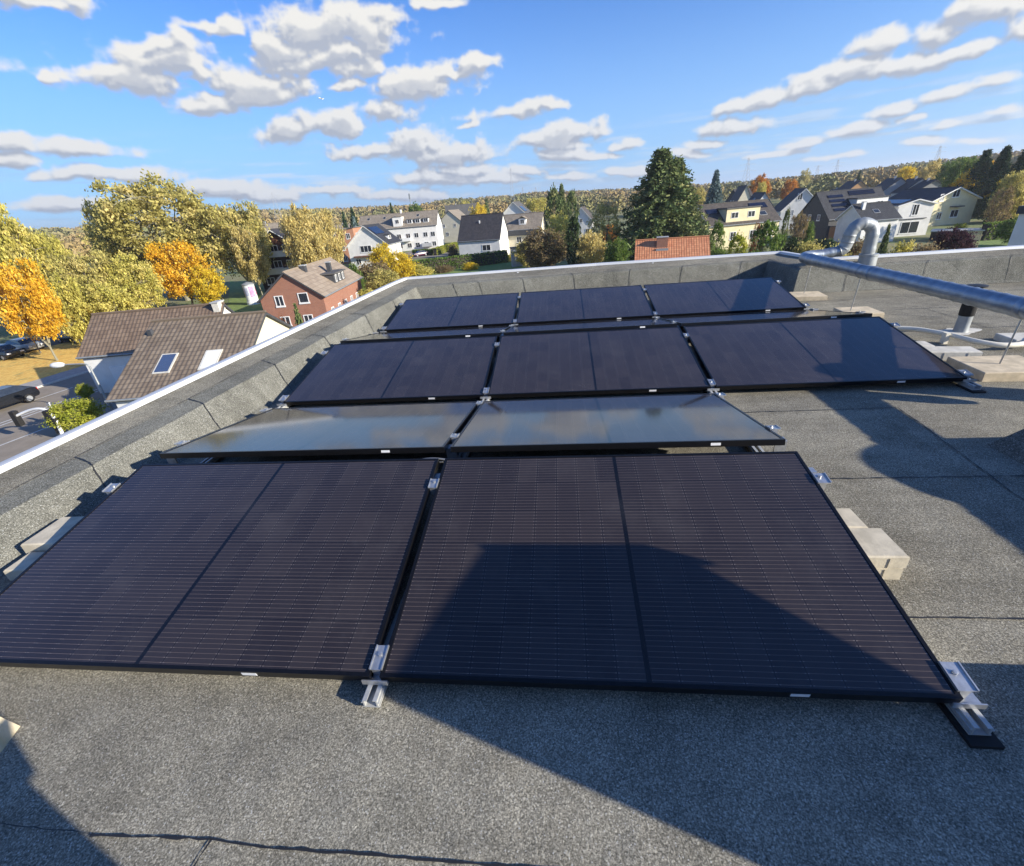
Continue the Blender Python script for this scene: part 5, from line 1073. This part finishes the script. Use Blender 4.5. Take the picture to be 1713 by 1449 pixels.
# forest on the far rise: far too many trees to count
def far_forest():
    g = np.random.default_rng(77); C = []; U = []; V = []; T = []
    n = 5200; k = 0
    while k < n:
        a = g.uniform(-66, 58); r = RIDGE*math.sqrt(g.uniform(.06, 1.22))
        if r > 1.10*RIDGE: continue
        if -40 < a < 40 and r < 270: continue
        if r < 200: continue
        x, y = CAM[0]+r*math.sin(R_(a)), CAM[1]+r*math.cos(R_(a)); z = ground_z(x, y); h = g.uniform(7.5, 12.5); w = g.uniform(3.4, 5.6); t = g.random()
        big = math.sin(a*.31+r*.011)+math.sin(a*.83+2)*.7; u = np.clip(.42+.20*big+.32*(t-.5), 0, 1); m_ = 110 if r < 450 else 70
        d = g.normal(size=(m_, 3)); d /= np.linalg.norm(d, axis=1)[:, None]; d[:, 2] = np.abs(d[:, 2])*1.0
        c = np.array([x, y, z+h*.38])+d*np.array([w, w, h*.62])*g.uniform(.72, 1.05, (m_, 1)); uu, vv = leaf_quads(c, 1.2 if r < 450 else 1.6, g, .2, .8)
        C.append(c); U.append(uu); V.append(vv); T.append(np.stack([np.full(m_, u), np.clip(g.random(m_)*.24+.38, 0, 1)], 1)); k += 1
    mt = bpy.data.materials.new('far_forest'); mt.use_nodes = True; t = NT(mt.node_tree); t.n.clear(); uv = t.sep(t.new('ShaderNodeUVMap').outputs[0])
    cr = t.new('ShaderNodeValToRGB'); t.put(cr.inputs[0], uv[0]); e = cr.color_ramp.elements
    e[0].position = 0; e[0].color = (.17, .18, .08, 1); e[1].position = 1; e[1].color = (.40, .27, .10, 1)
    for p_, c_ in ((.25, (.245, .225, .10, 1)), (.45, (.29, .235, .11, 1)), (.6, (.31, .23, .115, 1)), (.8, (.35, .255, .10, 1))): q = e.new(p_); q.color = c_
    kk = t.math('MULTIPLY_ADD', uv[1], .8, .6); col = t.mix(1.0, cr.outputs[0], t.comb(kk, kk, kk), 'MULTIPLY'); b = t.new('ShaderNodeBsdfDiffuse'); t.l.new(col, b.inputs[0]); o = t.new('ShaderNodeOutputMaterial'); t.l.new(b.outputs[0], o.inputs[0])
    me = quads_mesh('far_forest', np.concatenate(C), np.concatenate(U), np.concatenate(V), np.concatenate(T), mt); tag(link('far_forest', me), 'wooded autumn rise along the skyline', kind='stuff')
far_forest()

# ------------------------------------------------------------------ street things
P = gp(425, 509, GZ)
o = thing('advertising_pillar', 'round white advertising pillar with faded pink and blue posters beside the red brick house', 'advertising pillar', tuple(P))
m = MB(); m.lathe([(.95, 0), (.95, .5), (.85, .52), (.85, 3.0)], (0, 0, 0), 28); m.build('column', MAT['frame'], o, smooth=True)
m = MB(); m.lathe([(.93, 3.0), (.93, 3.12), (.6, 3.3), (.08, 3.45)], (0, 0, 0), 28); m.build('cap', MAT['galvpaint'], o, smooth=True)
pc = [(.46, .14, .20), (.20, .28, .42), (.42, .34, .28), (.40, .10, .16), (.30, .32, .42), (.32, .16, .30)]
for k in range(6):
    mt = M('poster_%d' % k, pc[k], .7, ns=4, amt=.35, col2=tuple(min(1, c+.2) for c in pc[k])); m = MB(); a0 = k*1.02+.1; a1 = a0+.86; z0, z1 = (1.2, 2.8) if k % 2 else (1.4, 2.6); n = 8
    for i in range(n):
        b0, b1 = a0+(a1-a0)*i/n, a0+(a1-a0)*(i+1)/n; m.face([(.856*math.cos(b0), .856*math.sin(b0), z0), (.856*math.cos(b1), .856*math.sin(b1), z0), (.856*math.cos(b1), .856*math.sin(b1), z1), (.856*math.cos(b0), .856*math.sin(b0), z1)])
    m.build('poster', mt, o)
def lamp(base, top, arm_to, label):
    o = thing('street_lamp', label, 'street lamp', tuple(base)); h = top[2]-base[2]; m = MB(); m.tube([(0, 0, 0), (0, 0, 1.2), (0, 0, 1.25), (0, 0, h)], [.10, .10, .07, .055], 12); m.build('pole', MAT['galvpaint'], o, smooth=True)
    v = Vector(arm_to)-Vector((base[0], base[1], top[2]))+Vector((0, 0, 0)); v = Vector((v.x, v.y, .25))
    m = MB(); m.tube(smooth_path([(0, 0, h-.02), (v.x*.06, v.y*.06, h+.12), (v.x*.3, v.y*.3, h+.2), (v.x, v.y, h+.25)], 5), .045, 10); m.build('arm', MAT['galvpaint'], o, smooth=True)
    hd = MB(); u = Vector((v.x, v.y, 0)).normalized(); pts = [Vector((v.x, v.y, h+.25))+u*t for t in (-.25, -.15, .1, .4, .62, .72)]; hd.tube(pts, [.05, .13, .19, .19, .12, .03], 14); q = hd.build('lamp_head', MAT['frame'], o, smooth=True)
P = gp(192, 695, GZ); tp = at(157, 611, math.hypot(P[0]-CAM[0], P[1]-CAM[1])); hd = at(108, 622, math.hypot(P[0]-CAM[0], P[1]-CAM[1])+1.2)
lamp(P, tp, hd, 'street lamp with white oval head reaching over the road beside the garage house')
P = gp(139, 580, GZ); tp = at(123, 520, math.hypot(P[0]-CAM[0], P[1]-CAM[1])); hd = at(137, 503, math.hypot(P[0]-CAM[0], P[1]-CAM[1])+2)
lamp(P, tp, hd, 'street lamp standing between the golden street maple and the garage house')
# traffic signals on a curved mast
P = gp(108, 735, GZ); d_ = math.hypot(P[0]-CAM[0], P[1]-CAM[1])
o = thing('traffic_signal', 'arched white traffic signal mast with dark signal heads at the road edge', 'traffic light', tuple(P)); q = lambda px, py, d: tuple(Vector(at(px, py, d))-Vector(P))
m = MB(); m.tube(smooth_path([(0, 0, 0), q(98, 712, d_), q(88, 695, d_+.3), q(76, 686, d_+.7), q(62, 684, d_+1.2), q(45, 688, d_+1.9), q(25, 697, d_+2.6)], 6), [.10]*13+[.08]*24, 12); m.build('mast', MAT['frame'], o, smooth=True)
for (px, py, dd) in ((96, 712, .15), (84, 699, .4), (28, 700, 2.6)):
    c = Vector(q(px, py, d_+dd)); hbx = MB(); hbx.bbox(c.x-.17, c.x+.17, c.y-.15, c.y+.15, c.z-.5, c.z+.5, .04); hb = hbx.build('signal_head', MAT['rubber'], o)
    for k, mt in enumerate(('lampred', 'lensamber', 'lensgreen')):
        l = MB(); l.tube([(c.x-.172, c.y, c.z+.32-.32*k), (c.x-.20, c.y, c.z+.32-.32*k)], .11, 12); l.build('lens', MAT[mt], hb)
P2 = gp(104, 712, GZ); o = thing('sign_post', 'thin white sign post leaning beside the traffic signal mast', 'sign post', tuple(P2)); tp = at(80, 674, math.hypot(P2[0]-CAM[0], P2[1]-CAM[1])); m = MB(); m.tube([(0, 0, 0), (0, 0, tp[2]-P2[2])], .05, 10); m.build('post', MAT['frame'], o); m = MB(); m.box(-.25, .25, -.02, .02, tp[2]-P2[2]-.7, tp[2]-P2[2]-.05); m.build('sign_plate', MAT['alu'], o)

# cars
def car_meshes(kind):
    est = kind == 'estate'; L = 4.3; S = []
    top = [(-2.15, .50, .62), (-2.12, .36, .80), (-1.9, .30, .92), (-1.0, .28, .98), (-.9, .28, 1.0), (.9, .28, 1.02), (1.7, .28, 1.02), (2.05, .30, .98), (2.14, .38, .80), (2.15, .46, .62)]
    b = MB(); rings = []
    for x, z0, z1 in top:
        hw = .86-.10*max(0, (abs(x)-1.6)/.55)**2; sec = [(-hw+.08, z0), (-hw, z0+.10), (-hw-.0, (z0+z1)/2), (-hw+.06, z1-.03), (-hw+.14, z1), (hw-.14, z1), (hw-.06, z1-.03), (hw, (z0+z1)/2), (hw, z0+.10), (hw-.08, z0)]; rings.append([(x, y, z) for y, z in sec])
    for p, q in zip(rings[:-1], rings[1:]):
        for i in range(10): j = (i+1) % 10; b.face([p[i], q[i], q[j], p[j]])
    b.face(rings[0]); b.face(rings[-1][::-1])
    rf = [(-.55, .74, 1.40), (-.2, .72, 1.47), (.9, .70, 1.47), (1.55 if est else 1.25, .68, 1.40)]
    for (x, w, z), (x2, w2, z2) in zip(rf[:-1], rf[1:]): b.face([(x, -w+.1, z), (x2, -w2+.1, z2), (x2, w2-.1, z2), (x, w-.1, z)])
    g = MB(); lo = [(-1.15, .78, .985), (2.0 if est else 1.95, .76, 1.03)]; A, B = rf[0], rf[-1]
    for sg in (-1, 1):
        pts = [(lo[0][0], sg*.79, .99), (lo[1][0], sg*.77, 1.03), (B[0], sg*(B[1]-.1), B[2]), (rf[2][0], sg*(.6), rf[2][2]), (rf[1][0], sg*.62, rf[1][2]), (A[0], sg*(A[1]-.1), A[2])]; g.face(pts if sg < 0 else pts[::-1])
    g.face([(lo[0][0], .79, .99), (lo[0][0], -.79, .99), (A[0], -A[1]+.1, A[2]), (A[0], A[1]-.1, A[2])]); g.face([(lo[1][0], -.77, 1.03), (lo[1][0], .77, 1.03), (B[0], B[1]-.1, B[2]), (B[0], -B[1]+.1, B[2])])
    w = MB(); w.tube([(0, -.10, 0), (0, -.085, 0), (0, .085, 0), (0, .10, 0)], [.27, .32, .32, .27], 20); r = MB(); r.tube([(0, -.106, 0), (0, .106, 0)], .20, 16)
    hl = MB(); hl.bbox(-.05, .06, -.17, .17, -.07, .07, .02); tl = MB(); tl.bbox(-.05, .05, -.12, .12, -.13, .13, .02); pl = MB(); pl.box(-.012, .012, -.26, .26, -.055, .055)
    return b, g, w, r, hl, tl, pl
CM = {}
def car(kind, paint, px, py, ang, label, base=None, sc_=1.0):
    if kind not in CM: CM[kind] = [mb for mb in car_meshes(kind)]
    b, g, w, r, hl, tl, pl = CM[kind]; P = gp(px, py, GZ); o = thing('parked_car', label, 'car', (P[0], P[1], GZ+.06), (0, 0, R_(ang)), 'cars in the streets'); o.scale = (sc_,)*3
    b.build('body', MAT[paint], o, smooth=True); g.build('windows', MAT['glass'], o)
    for x in (-1.35, 1.3):
        for y in (-.80, .80):
            q = w.build('wheel', MAT['rubber'], o, smooth=True); q.location = (x, y, .32); e = r.build('rim', MAT['carsilver'], q, smooth=True)
    for y in (-.6, .6):
        q = hl.build('headlight', MAT['lampclear'], o); q.location = (-2.12, y, .68); q = tl.build('tail_light', MAT['lampred'], o); q.location = (2.10, y, .80)
    q = pl.build('number_plate', MAT['frame'], o); q.location = (2.165, 0, .62)
ra = math.degrees(math.atan2(rdir.y, rdir.x))
car('hatch', 'carblack', 8, 684, ra, 'black hatchback driving on the road at the left frame edge')
car('hatch', 'carsilver', 46, 588, ra+90, 'silver car parked under the golden street maple')
car('hatch', 'carblack', 11, 600, ra+90, 'black car parked at the frame edge behind the fallen leaves')
car('estate', 'carblack', 128, 572, ra+90, 'black car parked behind the street lamp near the garage house')
car('estate', 'carblack', 145, 566, ra+90, 'dark car parked next to the roof edge of the garage house')
car('hatch', 'carplum', 704, 429, 40, 'dark plum car parked on the driveway beyond the yellow bush')
car('hatch', 'carred', 722, 426, 25, 'red car parked next to the dark plum car')
car('estate', 'carwhite', 1389, 394, 20, 'white car parked before the slate solar house', sc_=1.1)
P = gp(1412, 388, GZ); o = thing('white_canopy', 'white curved vehicle cover standing behind the white parked car', 'canopy', tuple(P), (0, 0, R_(20)))
m = MB(); pr = [(-2.2, 0), (-2.1, 1.2), (-1.5, 2.1), (-.5, 2.6), (.8, 2.7), (2.2, 2.6)]
for (x0, z0), (x1, z1) in zip(pr[:-1], pr[1:]): m.face([(x0, -1.2, z0), (x1, -1.2, z1), (x1, 1.2, z1), (x0, 1.2, z0)])
m.face([(x, -1.2, z) for x, z in pr]+[(2.2, -1.2, 0)]); m.build('cover', MAT['frame'], o)
P = gp(868, 446, GZ); o = thing('garden_pillar', 'pale speckled garden hut wall between the hedge end and the brownish shrub', 'hut', tuple(P), (0, 0, R_(10))); tp = at(868, 415, math.hypot(P[0]-CAM[0], P[1]-CAM[1]))
m = MB(); m.box(-1.3, 1.3, 0, 2, 0, tp[2]-P[2]); m.build('wall', MAT['grey_wall'], o); m = MB(); m.box(-1.5, 1.5, -.2, 2.2, tp[2]-P[2]+.002, tp[2]-P[2]+.15); m.build('roof', MAT['slate_wall'], o)

# power pylons on the skyline
def pylon(px, py0, d, arms, label, base_w=5.0, lean=0):
    b = at(px, py0, d); gz = ground_z(b[0], b[1]); h = b[2]-gz; o = thing('power_pylon', label, 'pylon', (b[0], b[1], gz), (0, 0, R_(20)), 'power pylons along the skyline'); m = MB(); t = .00017*d; n = 9
    wd = lambda z: base_w*(1-z/h)**1.2*.5+.45
    for k in range(n):
        z0, z1 = h*k/n, h*(k+1)/n; a, c = wd(z0), wd(z1)
        for sx, sy in ((-1, -1), (1, -1), (1, 1), (-1, 1)):
            m.tube([(sx*a, sy*a, z0), (sx*c, sy*c, z1)], t, 4, caps=False)
            nx, ny = (-sy, sx) if False else ((-sx, sy) if sy < 0 else (sx, -sy)); m.tube([(sx*a, sy*a, z0), (nx*c, ny*c, z1)], t*.6, 4, caps=False)
    m.build('tower', MAT['pylonsteel'], o)
    for f, w in arms:
        q = MB(); z = h*f; q.tube([(-w, 0, z), (0, 0, z+.3), (w, 0, z)], t*.8, 4); q.tube([(-w, 0, z), (0, 0, z+1.3), (w, 0, z)], t*.6, 4); q.build('crossarm', MAT['pylonsteel'], o)
pylon(455, 322, 420, [(.90, 6), (.68, 9)], 'big lattice pylon behind the dark timber apartment house', 7)
pylon(854, 281, 620, [(.93, 5), (.80, 7), (.62, 8)], 'tallest thin pylon above the solar roofed gable', 4)
pylon(874, 313, 900, [(.85, 7)], 'small pylon just right of the tallest thin pylon', 3)
pylon(896, 313, 850, [(.88, 9), (.7, 10)], 'small pylon farther right beside the dark conifers', 5)
pylon(1253, 264, 520, [(.95, 7), (.82, 9), (.66, 10)], 'twin armed pylon rising over the small white gables', 7)
pylon(1370, 273, 1000, [(.85, 9), (.65, 11)], 'faint far pylon over the skyline right of the lone grey tree', 6)
pylon(1403, 267, 950, [(.85, 14), (.7, 10)], 'far pylon with the widest arms near the far pine', 6)
pylon(1574, 244, 640, [(.93, 8), (.78, 9)], 'pylon over the golden trees left of the dark pines', 5)
b = at(684, 323, 520); gz = ground_z(b[0], b[1]); o = thing('radio_mast', 'thin radio mast above the apartment row', 'mast', (b[0], b[1], gz)); m = MB(); m.tube([(0, 0, 0), (0, 0, b[2]-gz)], [.5, .3], 8); m.build('mast_pole', MAT['galvpaint'], o); m = MB(); m.box(-.7, .7, -.7, .7, (b[2]-gz)*.78, (b[2]-gz)*.97); m.build('antenna_unit', MAT['galvpaint'], o)
# aircraft
b = at(537, 165, 1500); o = thing('aeroplane', 'tiny aeroplane in the blue below the big cloud', 'aeroplane', tuple(b), (0, R_(8), R_(70)))
m = MB(); m.tube([(-8, 0, 0), (-6.5, 0, 0), (5, 0, 0), (9, 0, .7)], [.2, 1.0, 1.0, .15], 10); m.build('fuselage', MAT['frame'], o, smooth=True); m = MB(); m.prism([(-1.5, -8), (.4, -8), (1.2, 0), (.4, 8), (-1.5, 8), (-2.2, 0)], -.15, .12); m.build('wing', MAT['frame'], o); m = MB(); m.prism([(7, -3), (8.2, -3), (8.6, 0), (8.2, 3), (7, 3), (6.4, 0)], .5, .65); m.build('tailplane', MAT['frame'], o); m = MB(); m.face([(6.5, 0, .6), (8.8, 0, .6), (9.4, 0, 3), (8.3, 0, 3)]); m.face([(6.5, .12, .6), (8.3, .12, 3), (9.4, .12, 3), (8.8, .12, .6)]); m.build('fin', MAT['frame'], o)

# ------------------------------------------------------------------ the photographer, standing behind the lens (casts the shadow at the lower left)
def photographer():
    o = thing('person', 'person in dark jacket and jeans standing behind the camera, holding a phone', 'person', (.95, -1.14, 0))
    def skin(name, joints, edges, mat, sub=2, root=0):
        me = bpy.data.meshes.new(name); me.from_pydata([j[0] for j in joints], edges, []); ob = link(name, me, o); md = ob.modifiers.new('skin', 'SKIN')
        for i, j in enumerate(joints): v = me.skin_vertices[0].data[i]; v.radius = (j[1], j[2] if len(j) > 2 else j[1]); v.use_root = (i == root)
        md.use_smooth_shade = True; sb = ob.modifiers.new('sub', 'SUBSURF'); sb.levels = sub; sb.render_levels = sub; me.materials.append(MAT[mat]); return ob
    J = [((0, 0, .94), .155, .12), ((0, .0, 1.12), .145, .115), ((0, .01, 1.32), .17, .125), ((0, .0, 1.47), .09, .08), ((0, .015, 1.54), .058), ((0, .03, 1.62), .075, .09), ((0, .035, 1.72), .078, .098), ((0, .02, 1.79), .05, .06)]
    E_ = [(0, 1), (1, 2), (2, 3), (3, 4), (4, 5), (5, 6), (6, 7)]
    for s in (-1, 1):
        k = len(J); hx = -.296; J += [((s*.19, .0, 1.42), .065), ((s*.27-.05, -.01, 1.22), .052), ((s*.27-.08, .03, 1.14), .05), ((s*.17+hx*.6, .13, 1.32), .042), ((s*.115+hx, .165, 1.42), .034, .03)]
        E_ += [(3, k), (k, k+1), (k+1, k+2), (k+2, k+3), (k+3, k+4)]
        k = len(J); J += [((s*.10, .0, .86), .105), ((s*.12, .02, .50), .072), ((s*.125, .0, .28), .062), ((s*.13, -.02, .09), .048), ((s*.14, .08, .05), .045, .035), ((s*.15, .17, .035), .035, .03)]
        E_ += [(0, k), (k, k+1), (k+1, k+2), (k+2, k+3), (k+3, k+4), (k+4, k+5)]
    b = skin('body', J, E_, 'skin')
    jk = [((0, 0, .90), .175, .14), ((0, 0, 1.12), .165, .135), ((0, .01, 1.32), .188, .142), ((0, 0, 1.46), .105, .095)]; je = [(0, 1), (1, 2), (2, 3)]
    for s in (-1, 1):
        k = len(jk); jk += [((s*.19, 0, 1.42), .08), ((s*.275-.05, -.012, 1.22), .066), ((s*.272-.08, .03, 1.135), .063), ((s*.17-.178, .13, 1.32), .053), ((s*.135-.25, .155, 1.38), .047)]; je += [(3, k), (k, k+1), (k+1, k+2), (k+2, k+3), (k+3, k+4)]
    skin('jacket', jk, je, 'cloth_dark')
    tj = [((0, 0, .93), .16, .13)]; te = []
    for s in (-1, 1):
        k = len(tj); tj += [((s*.10, 0, .85), .115), ((s*.12, .02, .50), .083), ((s*.125, 0, .28), .074), ((s*.13, -.015, .10), .068)]; te += [(0, k), (k, k+1), (k+1, k+2), (k+2, k+3)]
    skin('jeans', tj, te, 'denim')
    skin('hair', [((0, .0, 1.66), .075, .08), ((0, .005, 1.76), .085, .10), ((0, .0, 1.82), .055, .07)], [(0, 1), (1, 2)], 'hair')
    for s in (-1, 1):
        m = MB(); m.lathe([(.002, -.012), (.010, -.006), (.012, 0), (.010, .006), (.002, .012)], (s*.032, .118, 1.70), 10); m.build('eye', MAT['frame'], o)
        m = MB(); m.bbox(s*.145-.05, s*.145+.05, -.08, .20, .002, .07, .02); m.build('shoe', MAT['rubber'], o)
        for f in range(4): m = MB(); z = 1.405+.021*f; m.tube([(s*.112-.296, .165, z), (s*.096-.296, .172, z+.004), (s*.080-.296, .176, z+.004), (s*.062-.296, .178, z+.002)], [.0095, .009, .008, .006], 8); m.build('finger', MAT['skin'], o)
        m = MB(); m.tube([(s*.105-.296, .15, 1.41), (s*.08-.296, .168, 1.43), (s*.05-.296, .172, 1.45)], [.011, .010, .008], 8); m.build('thumb', MAT['skin'], o)
    m = MB(); m.tube([(0, .118, 1.69), (0, .140, 1.665), (0, .128, 1.66)], [.008, .014, .012], 8); m.build('nose', MAT['skin'], o)
    ph = MB(); ph.bbox(-.077, .077, -.036, .036, -.004, .004, .002); p = ph.build('smartphone', MAT['rubber']); p.location = (.654, -.943, 1.440); p.rotation_euler = (PITCH and R_(63.4), 0, R_(7.4)); tag(p, 'dark smartphone held up by the person behind the camera', 'phone')
photographer()

# ------------------------------------------------------------------ thin autumn haze over the whole valley
hzm = bpy.data.materials.new('haze'); hzm.use_nodes = True; t = NT(hzm.node_tree); t.n.clear(); pv = t.new('ShaderNodeVolumePrincipled'); o = t.new('ShaderNodeOutputMaterial')
pv.inputs['Color'].default_value = (.86, .91, 1.0, 1); pv.inputs['Density'].default_value = .00022; pv.inputs['Anisotropy'].default_value = .3; t.l.new(pv.outputs[0], o.inputs['Volume'])
m = MB(); m.box(-4800, 4800, -4800, 4800, -95, 75); tag(m.build('haze', hzm), kind='stuff')
